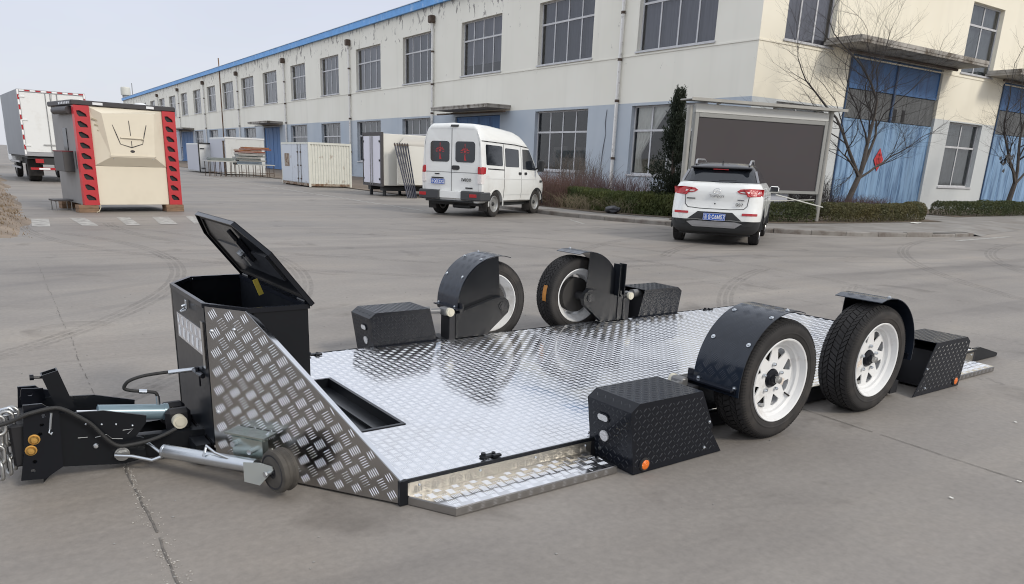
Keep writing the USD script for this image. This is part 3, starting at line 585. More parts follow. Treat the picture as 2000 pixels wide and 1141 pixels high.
obj('tread_pattern', tread(deckp.difference(trayp.buffer(.02)).difference(toolp), (0,0,DZ), (1,0,0), (0,1,0), (0,0,1), cell=.050, L=.038, w=.0056, pitch=.0088, h=.0013), M_alubar, dk, kind='stuff')
# black frame under the deck
m = MB()
for v in (.015, DW-.015): m.box((.02,v-.015,.015), (UE,v+.015,DZ-.0125))
for u in np.linspace(.4, UE-.03, 8): m.box((u-.03,.03,.02), (u+.03,DW-.03,DZ-.014))
obj('frame', m, M_blki, tr)
for v0, v1, sg in ((-.006,.004,-1), (DW-.004,DW+.006,1)):
    obj('edge_trim', MB().box((.0,v0,DZ-.014), (UE,v1,DZ+.003)), M_blk2, tr)
obj('corner_post', MB().box((-.012,-.012,.004), (.028,.012,DZ+.002)), M_blk2, tr)
M_alur = mat('riser_aluminium', (.36,.335,.285), .36, 1.0, rvar=.06)
def riser(u0, u1, v, sg):
    g = part('side_skirt', tr); y = v
    obj('sheet', MB().box((u0,min(y,y+sg*.004),.03), (u1,max(y,y+sg*.004),DZ-.015)), M_alur, g)
    t = tread(sbox(0,0,u1-u0,DZ-.045), (u0,y+sg*.004,.03), (1,0,0), (0,0,1), (0,sg,0), cell=.045, L=.036, w=.006, pitch=.0085, h=.0009)
    obj('tread_pattern', t, M_alur, g, kind='stuff')
    for k in range(4): obj('rivet', MB().ball((u0+.06+k*(u1-u0-.1)/3, y+sg*.004, DZ-.034), .007, 1), M_zinc, g)
riser(.03, 1.13, -.001, -1); riser(4.62, 5.5, -.001, -1); riser(.03, 1.13, DW+.001, 1); riser(4.62, 5.5, DW+.001, 1)
def step(u0, u1, sg, cut, rear):
    g = part('step', tr); base = 0.0 if sg < 0 else DW; w = .222
    near = [(u0,base+sg*.006),(u1,base+sg*.006),(u1+(-.03 if rear else 0),base+sg*w),(u0+cut,base+sg*w)]
    P = Polygon(near).buffer(0)
    obj('plate', MB().prism(P, .004, t=(0,0,.041)), M_alu, g)
    obj('tread_pattern', tread(P, (0,0,.045), (1,0,0), (0,1,0), (0,0,1), cell=.05, L=.042, w=.007, pitch=.0098, h=.002, a0=0), M_alubar, g, kind='stuff')
    obj('rim', MB().prism(P.exterior.buffer(.004, cap_style=2, join_style=2), .036, t=(0,0,.0046)), M_alud, g)
    a, b = np.array(near[3]), np.array(near[2]); L = np.linalg.norm(b-a)
    t = tread(sbox(0,.006,L,.040), (a[0],a[1]+sg*.0042,0), ((b-a)[0]/L,(b-a)[1]/L,0), (0,0,1), (0,sg,0), cell=.034, nb=4, L=.026, w=.005, pitch=.0072, h=.0007)
    if t is not None: obj('edge_pattern', t, M_alud, g, kind='stuff')
step(.03, 1.115, -1, .125, False); step(4.62, 5.42, -1, 0, True); step(.03, 1.115, 1, .125, False); step(4.62, 5.42, 1, 0, True)
# diagonal front plates
def front_plate(mir):
    g = part('front_plate', tr); f = (lambda p: np.array([p[0], DW-p[1] if mir else p[1], p[2]]))
    o = f((0,0,0)); ex = f((N0[0],N0[1],0))-f((0,0,0)); en = f((NN[0],NN[1],0))-f((0,0,0))
    P = Polygon([(0.0,.012),(0.0,.118),(.795,.812),(1.022,.812),(1.022,.075),(.8,.012)])
    Rm = np.array([ex, ZV, np.cross(ex, ZV)]).T
    obj('sheet', MB().prism(P, .005, Rm, o+en*.0-np.cross(ex, ZV)*(.005 if np.dot(np.cross(ex, ZV), en) < 0 else 0)), M_alud, g)
    oo = o+en*(.0052)
    obj('tread_pattern', tread(P, oo, ex, ZV, en, cell=.0655, L=.046, w=.0046, pitch=.0118, h=.0019, grid=math.pi/4, a0=.22), M_alubar, g, kind='stuff')
    # folded bright flange along the sloping edge
    a, b = o+ZV*.118, o+ex*.795+ZV*.812; s = -en
    q = MB(); n = unit(np.cross(b-a, s)); n = n if n[2] > 0 else -n
    q.add([a+n*.002, b+n*.002, b+n*.002+s*.03, a+n*.002+s*.03, a-n*.003, b-n*.003, b-n*.003+s*.03, a-n*.003+s*.03], [[0,1,2,3],[4,7,6,5],[0,4,5,1],[3,2,6,7],[1,5,6,2],[0,3,7,4]])
    obj('folded_edge', q, M_alu, g)
    for s_, z in ((.99,.70),(.99,.30),(.86,.72)): obj('rivet', MB().ball(o+ex*s_+ZV*z+en*.006, .009, 1), M_zinc, g)
front_plate(False); front_plate(True)
# toolbox
tb = part('toolbox', tr)
shell = toolp.difference(toolp.buffer(-.006, join_style=2))
obj('shell', MB().prism(shell, .69, t=(0,0,.125)), M_blk2, tb)
obj('rim', MB().prism(toolp.buffer(.008, join_style=2).difference(toolp.buffer(-.012, join_style=2)), .022, t=(0,0,.802)), M_blk, tb)
obj('floor', MB().prism(toolp.buffer(-.007, join_style=2), .006, t=(0,0,.14)), M_blki, tb)
obj('valve_block', MB().box((-.40,.95,.15), (-.22,1.45,.42), ch=.02).cyl((-.3,1.1,.42), (-.3,1.1,.52), .03, 12), M_blki, tb)
def face_u(mb_box, u): return mb_box
q = MB().box((-.5885,1.155,.745), (-.5825,1.185,.79), ch=.002).cyl((-.589,1.17,.765), (-.607,1.17,.76), .006, 8).tube([(-.592,1.15,.745),(-.612,1.16,.735),(-.612,1.18,.735),(-.592,1.19,.745)], .004, 6)
obj('latch', q, M_zinc, tb)
# a shiny data plate with pressed ridges
lp = MB().box((-.5785,.915,.555), (-.5765,1.43,.685)); obj('data_plate', lp, mat('crumpled_foil_plate', (.70,.69,.70), .24, .85, bump=1.0, bscale=22), tb)
for k in range(6):
    v = .945+k*.088; m = MB()
    m.prism(Polygon([(v-.014,.565),(v+.022,.575),(v+.006,.625),(v-.020,.615)]), .002, np.array([[0,0,1],[1,0,0],[0,1,0]]).astype(float), (-.5808,0,0))
    obj('data_plate_mark', m, mat('pale_print', (.66,.67,.68), .4), tb); m = MB()
    m.prism(Polygon([(v+.0,.632),(v+.026,.640),(v+.020,.676),(v+.004,.676)]), .002, np.array([[0,0,1],[1,0,0],[0,1,0]]).astype(float), (-.5808,0,0))
    obj('data_plate_mark', m, mat('pale_print', (.66,.67,.68), .4), tb)
sp_ = MB().box((-.584,.885,.50), (-.5775,.925,.73)); obj('side_strip', sp_, M_alud, tb)
# lid, turned about the rear top edge
LAn = math.radians(52)
def lidp(p):
    """lid coordinates: a forward from hinge, v, c above lid plane -> trailer"""
    p = np.asarray(p, float); a, v, c = p[..., 0], p[..., 1], p[..., 2]
    return np.stack([-.15-a*math.cos(LAn)+c*math.sin(LAn)*1.0, v, .832+a*math.sin(LAn)+c*math.cos(LAn)], -1)
lid = part('toolbox_lid', tr)
LP = Polygon([(-.15-u, v) for u, v in toolp.exterior.coords]).buffer(.02, join_style=2)
def lid_obj(name, mb, m):
    v, f = mb.get(); obj(name, MB().add(lidp(v), f[:, ::-1]), m, lid)
lid_obj('sheet', MB().prism(LP, .004, t=(0,0,.016)), M_blk2)
lid_obj('flange', MB().prism(LP.difference(LP.buffer(-.005, join_style=2)), .024, t=(0,0,-.004)), M_blk)
lid_obj('seal', MB().prism(LP.buffer(-.02, join_style=2).difference(LP.buffer(-.036, join_style=2)),   .008, t=(0,0,.0078)), M_rub)
lid_obj('inner_panel', MB().box((.10,.80,.008), (.25,1.60,.0158)), mat('dark_grey_panel', (.035,.037,.042), .3))
lid_obj('lock_bar', MB().box((.20,1.02,-.015), (.33,1.06,.0158), ch=.005).cyl((.33,1.04,.0), (.39,1.04,.0), .012, 8), M_blk)
lid_obj('lock', MB().cyl((.24,1.13,.0158), (.24,1.13,-.03), .022, 12).box((.17,1.11,-.022), (.24,1.15,-.016)), M_zinc)
obj('tag', MB().box((-.012,-.004,-.04), (.012,.004,.04), ry(-.35), (-.30,.92,.875)), mat('yellow_tag', (.42,.33,.04), .5), lid)
for v in (.75,1.63): obj('hinge', MB().cyl((-.142,v-.05,.828), (-.142,v+.05,.828), .010, 10), M_blk, lid)
obj('keyhole_cover', MB().cyl(lidp(np.array([.37,1.19,.020])), lidp(np.array([.37,1.19,.030])), .02, 12), M_zinc, lid)
# recessed foot tray
ty = part('foot_tray', tr); a0, b0, a1, b1 = trayp.bounds
holes = [Point(.165+.0, .78+k*.083).buffer(.013, 8) for k in range(11)]
obj('pan', MB().prism(trayp.buffer(-.001).difference(unary_union(holes)), .003, t=(0,0,.062)).prism(trayp.difference(trayp.buffer(-.004, join_style=2)), .057, t=(0,0,.063)), M_blk2, ty)
obj('pan_rim', MB().prism(trayp.buffer(.016, join_style=2).difference(trayp.buffer(-.004, join_style=2)), .004, t=(0,0,DZ+.0005)), M_blk, ty)
obj('rib', MB().box((.24,.695,.066), (.252,1.695,.085)), M_blk2, ty)
# hinge catches on the deck edges
for u, v in ((.505,.05),(.505,DW-.05),(4.78,DW-.05),(4.78,.05)):
    obj('deck_catch', MB().box((u-.045,v-.018,DZ), (u+.045,v+.018,DZ+.012), ch=.004).cyl((u-.03,v,DZ+.012), (u-.03,v,DZ+.026), .012, 10).cyl((u+.03,v,DZ+.012), (u+.03,v,DZ+.02), .010, 10).box((u+.01,v-.035,DZ+.004), (u+.055,v-.015,DZ+.016)), M_blk2, tr)
# rear ramp
rp = part('rear_ramp', tr)
obj('sheet', MB().add([(UE+.002,.02,DZ-.004),(UE+.002,DW-.02,DZ-.004),(UE+.5,DW-.06,.014),(UE+.5,.06,.014),(UE+.002,.02,DZ-.014),(UE+.002,DW-.02,DZ-.014),(UE+.5,DW-.06,.004),(UE+.5,.06,.004)], [[0,3,2,1],[4,5,6,7],[0,4,7,3],[1,2,6,5],[3,7,6,2],[0,1,5,4]]), M_blk2, rp)
for v in (.02, DW-.045): obj('gusset', MB().prism(Polygon([(UE+.004,.006),(UE+.004,DZ+.004),(UE+.12,DZ+.006),(UE+.49,.035),(UE+.49,.006),(UE+.2,.004)]), .022, np.array([[1,0,0],[0,0,-1],[0,1,0]]).astype(float), (0,v+.022,0)), M_blk2, rp)
obj('hinge_bar', MB().cyl((UE+.004,.05,DZ-.004), (UE+.004,DW-.05,DZ-.004), .011, 10), M_blk, rp)

# wheels, fenders, arms and boxes: built for the near front corner, mirrored for the others
def mirrored(fu, fv, du=0.0):
    """maps near front local coordinates to a corner; fu mirrors along u about 2.74, fv across"""
    def f(v, fc):
        v = np.array(v, float)
        if fu: v[:, 0] = 5.59-v[:, 0]
        v[:, 0] += du
        if fv: v[:, 1] = DW-v[:, 1]
        return v, (fc[:, ::-1] if fu != fv else fc)
    return f
AX = 2.255; AZ = .358; RT = .358
tyre_prof = [(.238,-.085),(.246,-.098),(.265,-.106),(.300,-.110),(.330,-.106),(.344,-.094),(.347,-.085),(.3475,0),(.347,.085),(.344,.094),(.330,.106),(.300,.110),(.265,.106),(.246,.098),(.238,.085),(.232,.0)]
DUW = {(0,0): .045, (1,0): .0, (0,1): -.09, (1,1): -.195}; DUB = {(0,0): 0, (1,0): .21, (0,1): -.16, (1,1): -.09}
def wheel(fu, fv):
    f = mirrored(fu, fv, DUW[fu, fv]); g = part('wheel', tr); vc = -.205
    Rm = rx(math.pi/2)                            # local z -> -v (outward)
    def put(name, mb, m, smooth=False, label=None):
        v, fc = mb.xf(Rm, (AX, vc, AZ)).get(); return obj(name, MB().add(*f(v, fc)), m, g, smooth=smooth, label=label)
    put('tyre', MB().lathe(tyre_prof, 72), M_rub, smooth=50)
    m = MB(); nb = 58                             # tread blocks in five ribs, shoulder lugs at the edges
    for rib, (z0, z1, sk) in enumerate(((-.094,-.066,.010),(-.060,-.030,.016),(-.024,.024,-.014),(.030,.060,.016),(.066,.094,-.010))):
        for k in range(nb):
            th = (k+.5*(rib % 2))*2*math.pi/nb; d = math.pi/nb*.80; r0, r1 = .3455, .3575
            def pt(a, z, r): return (r*math.cos(a), r*math.sin(a), z)
            e = sk/.35
            rr1 = r1-(.006 if rib in (0,4) else 0)
            ra, rb = (rr1-.004, r1) if rib == 0 else ((r1, rr1-.004) if rib == 4 else (r1, r1))
            V = [pt(th-d-e,z0,r0),pt(th+d-e,z0,r0),pt(th+d+e,z1,r0),pt(th-d+e,z1,r0),pt(th-d-e,z0,ra),pt(th+d-e,z0,ra),pt(th+d+e,z1,rb),pt(th-d+e,z1,rb)]
            m.add(V, [[4,5,6,7],[0,1,5,4],[1,2,6,5],[2,3,7,6],[3,0,4,7]])
    for k in range(nb*2):                         # shoulder cuts
        th = k*math.pi/nb; d = .013
        for sg in (-1, 1):
            V = [(r*math.cos(th+s), r*math.sin(th+s), sg*z) for r, z in ((.349,.090),(.340,.1015),(.325,.1075)) for s in (-d, d)]
            F = [[0,1,3,2],[2,3,5,4]]; m.add([tuple(np.array(p)*np.array([1.003,1.003,1.01])) for p in V], F if sg > 0 else [x[::-1] for x in F])
    put('tread', m, M_rub2)
    put('sidewall_ring', MB().lathe([(.275,.1075),(.279,.1105),(.283,.1105),(.287,.1095),(.283,.108)], 60).lathe([(.275,-.1075),(.279,-.1105),(.283,-.1105),(.287,-.1095),(.283,-.108)], 60), M_rub, smooth=40)
    # rim: barrel, flange, dish with eight windows
    put('rim_barrel', MB().lathe([(.246,.098),(.249,.103),(.245,.1075),(.237,.104),(.230,.090),(.222,.072),(.205,.062),(.198,.030),(.198,-.04),(.225,-.075),(.240,-.088),(.248,-.100),(.240,-.102),(.228,-.085),(.190,-.045),(.190,.035)], 64), M_white, smooth=35)
    disc = Point(0,0).buffer(.199, 24).difference(Point(0,0).buffer(.055, 16))
    for k in range(8):
        t = (k+.5)*math.pi/4; c, s = math.cos(t), math.sin(t)
        tri = Polygon([(.118,0),(.168,-.034),(.178,-.018),(.178,.018),(.168,.034)]).buffer(.005, 3)
        disc = disc.difference(affinity.rotate(tri, math.degrees(t), origin=(0,0)))
    put('rim_disc', MB().prism(disc, .007, t=(0,0,.030)), M_white)
    put('brake_drum', MB().lathe([(0,.018),(.150,.018),(.160,.010),(.160,-.06),(0,-.06)], 40, closed=False), mat('dark_brake_drum', (.03,.028,.026), .6), smooth=30)
    put('hub', MB().lathe([(0,.078),(.020,.078),(.026,.074),(.030,.058),(.046,.055),(.056,.044),(.058,.037),(.05,.03),(0,.03)], 28, closed=False), M_blk, smooth=30)
    put('hub_cap', MB().lathe([(0,.100),(.014,.100),(.020,.097),(.021,.078),(0,.078)], 24, closed=False), M_steel, smooth=30)
    for k in range(5):
        t = 2*math.pi*k/5+.3; put('lug_nut', MB().lathe([(0,.058),(.006,.058),(.011,.052),(.012,.037),(0,.037)], 6, t=(.084*math.cos(t), .084*math.sin(t), 0), closed=False), M_zinc)
    put('valve', MB().cyl((.150,-.11,.036), (.157,-.125,.07), .005, 8), M_rub)
    put('sticker', MB().add([(.060,-.035,.0378),(.118,-.060,.0378),(.132,-.022,.0378),(.072,.004,.0378)], [[0,1,2,3]]), mat('paper_sticker', (.62,.55,.48), .6, var=.4, scale=70))
    if fu and fv:                                 # orange maker's label still stuck on this tread
        m = MB(); V = []
        for t in np.radians(np.linspace(-6, 17, 9)): V += [(.3592*math.cos(t), .3592*math.sin(t), -.062), (.3592*math.cos(t), .3592*math.sin(t), -.008)]
        m.add(V, [[2*k,2*k+2,2*k+3,2*k+1] for k in range(8)]); m.add(V, [[2*k+1,2*k+3,2*k+2,2*k] for k in range(8)]) if False else None
        put('tyre_label', m.xf(rx(0)), mat('orange_label', (.42,.17,.025), .6, var=.35, scale=30))
for fu in (0, 1):
    for fv in (0, 1): wheel(fu, fv)
def corner(fu, fv):
    fw_, fb_ = mirrored(fu, fv, DUW[fu, fv]), mirrored(fu, fv, DUB[fu, fv]); cur = [fw_]
    def put(name, mb, m, g, smooth=False, kind=None):
        if mb is None: return
        f = cur[0]
        v, fc = mb.get(); return obj(name, MB().add(*f(v, fc)), m, g, smooth=smooth, kind=kind)
    # fender: arc over the outer front quarter, ending in a flat lip
    g = part('fender', tr); rF, v0, v1 = .402, -.330, -.005; cu_, cz = AX-.003, .365
    th = np.radians(np.linspace(187, 90, 26)); arc = [(cu_+rF*math.cos(t), cz+rF*math.sin(t)) for t in th]
    end = arc[-1]; arc += [(end[0]+.055, end[1]-.003), (end[0]+.115, end[1]-.018)]
    m = MB(); A = np.array(arc); T = np.gradient(A, axis=0); T /= np.linalg.norm(T, axis=1, keepdims=True); Nn = np.stack([-T[:,1], T[:,0]], 1)
    ring = lambda a, o, v: [(p[0]+q[0]*o, v, p[1]+q[1]*o) for p, q in zip(a, Nn)]
    top0, top1, b0, b1 = ring(A, .0025, v0), ring(A, .0025, v1), ring(A, -.0025, v0), ring(A, -.0025, v1); n = len(A)
    V = np.array(top0+top1+b0+b1); i = np.arange(n-1)
    F = np.vstack([np.stack([i, i+1, n+i+1, n+i], 1)[:, ::-1], np.stack([2*n+i, 2*n+i+1, 3*n+i+1, 3*n+i], 1), np.stack([i, i+1, 2*n+i+1, 2*n+i], 1), np.stack([n+i, n+i+1, 3*n+i+1, 3*n+i], 1)[:, ::-1], [[0,n,3*n,2*n]], [[n-1,3*n-1,4*n-1,2*n-1]]])
    put('sheet', m.add(V, F), M_fend, g, smooth=35)
    cl = np.concatenate([[0], np.cumsum(np.linalg.norm(np.diff(A, axis=0), axis=1))])
    def curve(u, v, z):
        px, pz = np.interp(u, cl, A[:,0]), np.interp(u, cl, A[:,1]); nx, nz = np.interp(u, cl, Nn[:,0]), np.interp(u, cl, Nn[:,1]); L = np.hypot(nx, nz); o = (z+.0025)/L
        return np.stack([px+nx*o, v, pz+nz*o], -1)
    t = tread(sbox(.01,v0+.005,cl[-1]-.005,v1-.005), None, None, None, None, cell=.060, L=.046, w=.0066, pitch=.0108, h=.0009, grid=math.pi/4, a0=.1, curve=curve)
    v_, f_ = t.get(); put('tread_pattern', MB().add(v_, f_[:, ::-1]), M_fend, g, kind='stuff')
    for d, v in ((.05,v0+.03),(.05,v1-.04),(.30,v0+.03),(.30,v1-.05),(.52,v0+.03),(.52,v1-.04),(.66,v0+.03)):
        p = curve(np.array([d]), np.array([v]), np.array([.002]))[0]; q = np.array([np.interp(d, cl, Nn[:,0]), 0, np.interp(d, cl, Nn[:,1])])
        put('bolt', MB().cyl(p-q*.001, p+q*.003, .013, 12).ball(p+q*.004, .007, 1), M_zinc, g)
    put('bracket', MB().box((1.80,v0+.02,.352), (1.87,v1+.06,.362)).box((1.835,v0+.02,.33), (1.865,v1+.06,.352)).box((1.86,-.012,.34), (1.875,.05,.40)), M_blk, g)
    # inner cheek of the fender and the swing arm on the deck side
    ck = [(cu_+(rF-.004)*math.cos(t), cz+(rF-.004)*math.sin(t)) for t in np.radians(np.linspace(178, 92, 22))]+[(AX+.01,.42),(1.86,.345)]
    put('cheek', MB().prism(Polygon(ck), .005, np.array([[1,0,0],[0,0,-1],[0,1,0]]).astype(float), (0,v1+.003,0)), M_blk2, g)
    a = part('swing_arm', tr)
    ap = Polygon([(1.80,.128),(1.80,.325),(1.84,.335),(2.20,.432),(2.27,.435),(2.315,.40),(2.33,.355),(2.315,.30),(2.26,.255),(2.10,.128)])
    put('plate', MB().prism(ap, .050, np.array([[1,0,0],[0,0,-1],[0,1,0]]).astype(float), (0,.052,0)), M_blk2, a)
    put('pivot_boss', MB().cyl((AX,.052,AZ), (AX,.060,AZ), .036, 24).cyl((AX,.060,AZ), (AX,.0635,AZ), .024, 6), M_blk, a)
    put('axle', MB().cyl((AX,-.12,AZ), (AX,.01,AZ), .04, 16), M_blki, a)
    put('mount', MB().box((1.745,-.09,.005), (1.80,.045,.335)).box((1.70,-.2,.03), (1.79,-.02,.12)), M_blki, a)
    put('pin', MB().cyl((1.745,.035,.345), (1.745,.065,.345), .034, 20).cyl((1.745,.065,.345), (1.745,.070,.345), .020, 12), M_greas, a)
    put('ram', MB().cyl((1.60,-.06,.345), (1.745,-.02,.345), .020, 14).cyl((1.40,-.09,.335), (1.62,-.06,.345), .038, 16).box((1.70,-.05,.315), (1.76,.04,.378), ch=.01), mat('dull_ram_steel', (.20,.20,.20), .5, .8), a, smooth=40)
    # the black box in front of the wheel
    cur[0] = fb_; b = part('side_box', tr); I, O = .035, -.292; zt = .385
    def face(P3, name, pts, e):  pass
    sidep = Polygon([(1.17,.004),(1.118,.345),(1.175,zt),(1.640,zt),(1.758,.165),(1.742,.150),(1.85,.006)])
    bw = O-I
    def side(v, th): return MB().prism(sidep, th, np.array([[1,0,0],[0,0,-1],[0,1,0]]).astype(float), (0,v,0))
    put('outer_side', side(O+.005, .005), M_blk, b); sidei = Polygon([(1.17,.004),(1.118,.345),(1.175,zt),(1.640,zt),(1.735,.006)])
    put('inner_side', MB().prism(sidei, .005, np.array([[1,0,0],[0,0,-1],[0,1,0]]).astype(float), (0,I,0)), M_blk, b)
    def plate(p, q, th=.005, i0=I-.0052, o0=O+.0052):   # a strip between two side points, spanning the width
        p, q = np.array(p), np.array(q); d = unit(q-p); nrm = np.array([d[1], -d[0]])
        V = [(p[0],o0,p[1]),(q[0],o0,q[1]),(q[0],i0,q[1]),(p[0],i0,p[1])]; W = [(x+nrm[0]*th,y,z+nrm[1]*th) for x, y, z in V]
        return MB().add(V+W, [[0,1,2,3],[4,7,6,5],[0,4,5,1],[1,5,6,2],[2,6,7,3],[3,7,4,0]])
    put('front', plate((1.17,.004),(1.118,.345)), M_blk, b); put('bevel', plate((1.118,.345),(1.175,zt)), M_blk, b); put('top', plate((1.175,zt),(1.640,zt)), M_blk, b)
    put('inside', MB().box((1.22,O+.03,.02), (1.55,I-.03,.30)), M_blki, b)
    kw = dict(cell=.030, nb=1, L=.028, w=.0066, h=.0024, a0=math.pi/4)
    put('outer_pattern', tread(sidep, (0,O,0), (1,0,0), (0,0,1), (0,-1,0), **kw), M_blkb, b, kind='stuff')
    put('inner_pattern', tread(sidei, (0,I,0), (1,0,0), (0,0,1), (0,1,0), **kw), M_blkb, b, kind='stuff')
    put('top_pattern', tread(sbox(1.18,O,1.635,I), (0,0,zt), (1,0,0), (0,1,0), (0,0,1), **kw), M_blkb, b, kind='stuff')
    d = unit([1.118-1.17,0,.341]); Lf = math.hypot(.052,.341); put('front_pattern', tread(sbox(O+.005,.01,I-.005,Lf-.005), (1.17,0,.004), (0,1,0), d, np.cross((0,1,0), d)*(-1 if np.cross((0,1,0), d)[0] > 0 else 1), **kw), M_blkb, b, kind='stuff')
    d2 = unit([.057,0,.040]); n2 = unit([-.040,0,.057]); put('bevel_pattern', tread(sbox(O+.005,.004,I-.005,.066), (1.118,0,.345), (0,1,0), d2, n2, **kw), M_blkb, b, kind='stuff')
    nf = unit([-.341,0,-.052]); on = lambda v, z: np.array([1.17-.052*(z-.004)/.341, v, z])
    e = on(-.085,.262); Rf = np.array([(0,1.0,0), np.cross(nf, (0,1.0,0)), nf]).T
    lens = MB().prism(rrect(.075,.034,.0168), .010, Rf, e); put('marker_lens', lens, M_clear, b)
    put('lens_rim', MB().prism(rrect(.090,.048,.023).difference(rrect(.075,.034,.0168)), .007, Rf, e), M_blk, b)
    put('reflector', MB().prism(Point(0,0).buffer(.030, 12), .008, Rf, on(-.085,.158)), M_clear, b)
    put('bolt', MB().cyl(on(-.045,.072), on(-.045,.072)+nf*.006, .010, 12), M_zinc, b)
    put('amber_lamp', MB().lathe([(0,.016),(.018,.015),(.026,.011),(.027,0),(0,0)], 24, rx(math.pi/2), (1.243,O,.050), closed=False), M_amber, b, smooth=30)
    put('lamp_grommet', MB().lathe([(.027,.011),(.033,.010),(.036,.004),(.036,0),(.027,0)], 24, rx(math.pi/2), (1.243,O,.050)), M_rub, b, smooth=30)
    for u, z in ((1.70,.055),(1.72,.20)): put('bolt', MB().cyl((u,O,z), (u,O-.005,z), .010, 12).ball((u,O-.005,z), .006, 1), M_zinc, b)
    for u in (1.25,1.5): put('deck_bolt', MB().cyl((u,I+.022,DZ), (u,I+.022,DZ+.006), .010, 10), M_zinc, b)
    put('foot_flange', MB().box((1.17,I,DZ+.0025), (1.75,I+.035,DZ+.0065)), M_blk, b)
for fu in (0, 1):
    for fv in (0, 1): corner(fu, fv)
m = MB().box((3.485,DW-.06,.13), (3.493,DW+.03,.65)).box((3.557,DW-.06,.13), (3.565,DW+.03,.65)).box((3.493,DW-.022,.13), (3.557,DW-.014,.65))
obj('stand_post', m, M_blk2, tr)

# drawbar, coupling, ram and jockey wheel
db = part('drawbar', tr)
VP = np.array([[1,0,0],[0,0,-1],[0,1,0]]).astype(float)
obj('cheek_plate', MB().prism(Polygon([(-1.255,.335),(-1.02,.315),(-.84,.262),(-.845,.225),(-.895,.165),(-.86,.15),(-.86,.045),(-.96,.035),(-1.235,.075),(-1.30,.01)]), .012, VP, (0,1.052,0)), M_blk2, db)
obj('cheek_plate', MB().prism(Polygon([(-1.255,.335),(-1.02,.315),(-.84,.262),(-.845,.225),(-.895,.165),(-.86,.15),(-.86,.045),(-.96,.035),(-1.235,.075),(-1.30,.01)]), .012, VP, (0,1.34,0)), M_blk2, db)
for a, b, c in (((-.90,1.10,.095),(-.30,1.02,.085),.12), ((-.90,1.28,.095),(-.30,1.36,.085),.12)):
    obj('beam', MB().bar(a, b, .05, c), M_blk2, db)
obj('beam', MB().bar((-.62,.9,.07), (-.62,1.48,.07), .07, .09), M_blk2, db)
cpl = Polygon([(-1.335,.395),(-1.262,.392),(-1.245,.375),(-1.20,.36),(-1.215,.08),(-1.29,.035),(-1.385,.045),(-1.36,.16),(-1.335,.38)])
chol = unary_union([Point(-1.262-.012*k, .335-.042*k).buffer(.009, 6) for k in range(0, 7) if k not in (3,4)])
obj('coupling_plate', MB().prism(cpl.difference(chol), .014, VP, (0,1.035,0)), M_blk, db)
obj('coupling_plate', MB().prism(cpl.difference(chol), .014, VP, (0,1.360,0)), M_blk, db)
obj('coupling_channel', MB().box((-1.40,1.05,.10), (-1.24,1.33,.30), ch=.01), M_blki, db)
for u, z in ((-1.312,.231),(-1.330,.182)):
    obj('coupling_bolt', MB().lathe([(0,.022),(.012,.021),(.017,.014),(.019,.004),(.024,.003),(.024,0),(0,0)], 20, rx(math.pi/2), (u,1.021,z), closed=False), M_brass, db, smooth=30)
obj('hook_pin', MB().cyl((-1.232,1.018,.345), (-1.246,1.018,.27), .006, 8).tube([(-1.246,1.018,.27),(-1.252,1.012,.255),(-1.245,1.012,.245),(-1.238,1.015,.255)], .004, 6), M_zinc, db)
obj('bolt', MB().lathe([(0,.010),(.009,.009),(.013,.004),(.013,0),(0,0)], 14, rx(math.pi/2), (-1.071,1.040,.148), closed=False), M_zinc, db)
for k, (u, z) in enumerate(((-1.10,.262),(-1.035,.250),(-.975,.240),(-.905,.222),(-1.04,.205))): obj('bolt', MB().ball((u,1.040,z), .006, 1), M_zinc, db)
obj('weld_mark', MB().tube([(-1.07,1.0395,.190),(-1.02,1.0395,.196),(-1.0,1.0395,.172),(-.955,1.0395,.162)], .0022, 4).tube([(-.95,1.0395,.205),(-.905,1.0395,.205),(-.93,1.0395,.183)], .0022, 4).tube([(-1.14,1.0395,.20),(-1.10,1.0395,.197)], .0022, 4), M_steel, db)
# jack post: hollow tube leaning back
po_ = part('jack_post', tr); a, b = np.array([-1.165,1.11,.33]), np.array([-1.212,1.11,.51]); d = unit(b-a); Rp = np.array([(0,1,0), np.cross((0,1.0,0), d)*-1, d]).T
obj('tube', MB().prism(sbox(-.035,-.030,.035,.030).difference(sbox(-.029,-.024,.029,.024)), .19, np.array([np.cross(d, (0,1.0,0)), (0,1.0,0), d]).T, a), M_blk2, po_)
obj('clamp_screw', MB().cyl(b+np.array([-.03,0,-.02]), b+np.array([-.075,0,-.015]), .006, 8).cyl(b+np.array([-.062,0,-.015]), b+np.array([-.078,0,-.014]), .013, 10), M_blk, po_)
obj('ear_plate', MB().prism(Polygon([(-1.335,.385),(-1.325,.425),(-1.24,.418),(-1.235,.36),(-1.33,.33)]).difference(Point(-1.295,.398).buffer(.011, 8)), .008, VP, (0,1.20,0)), M_blk, po_)
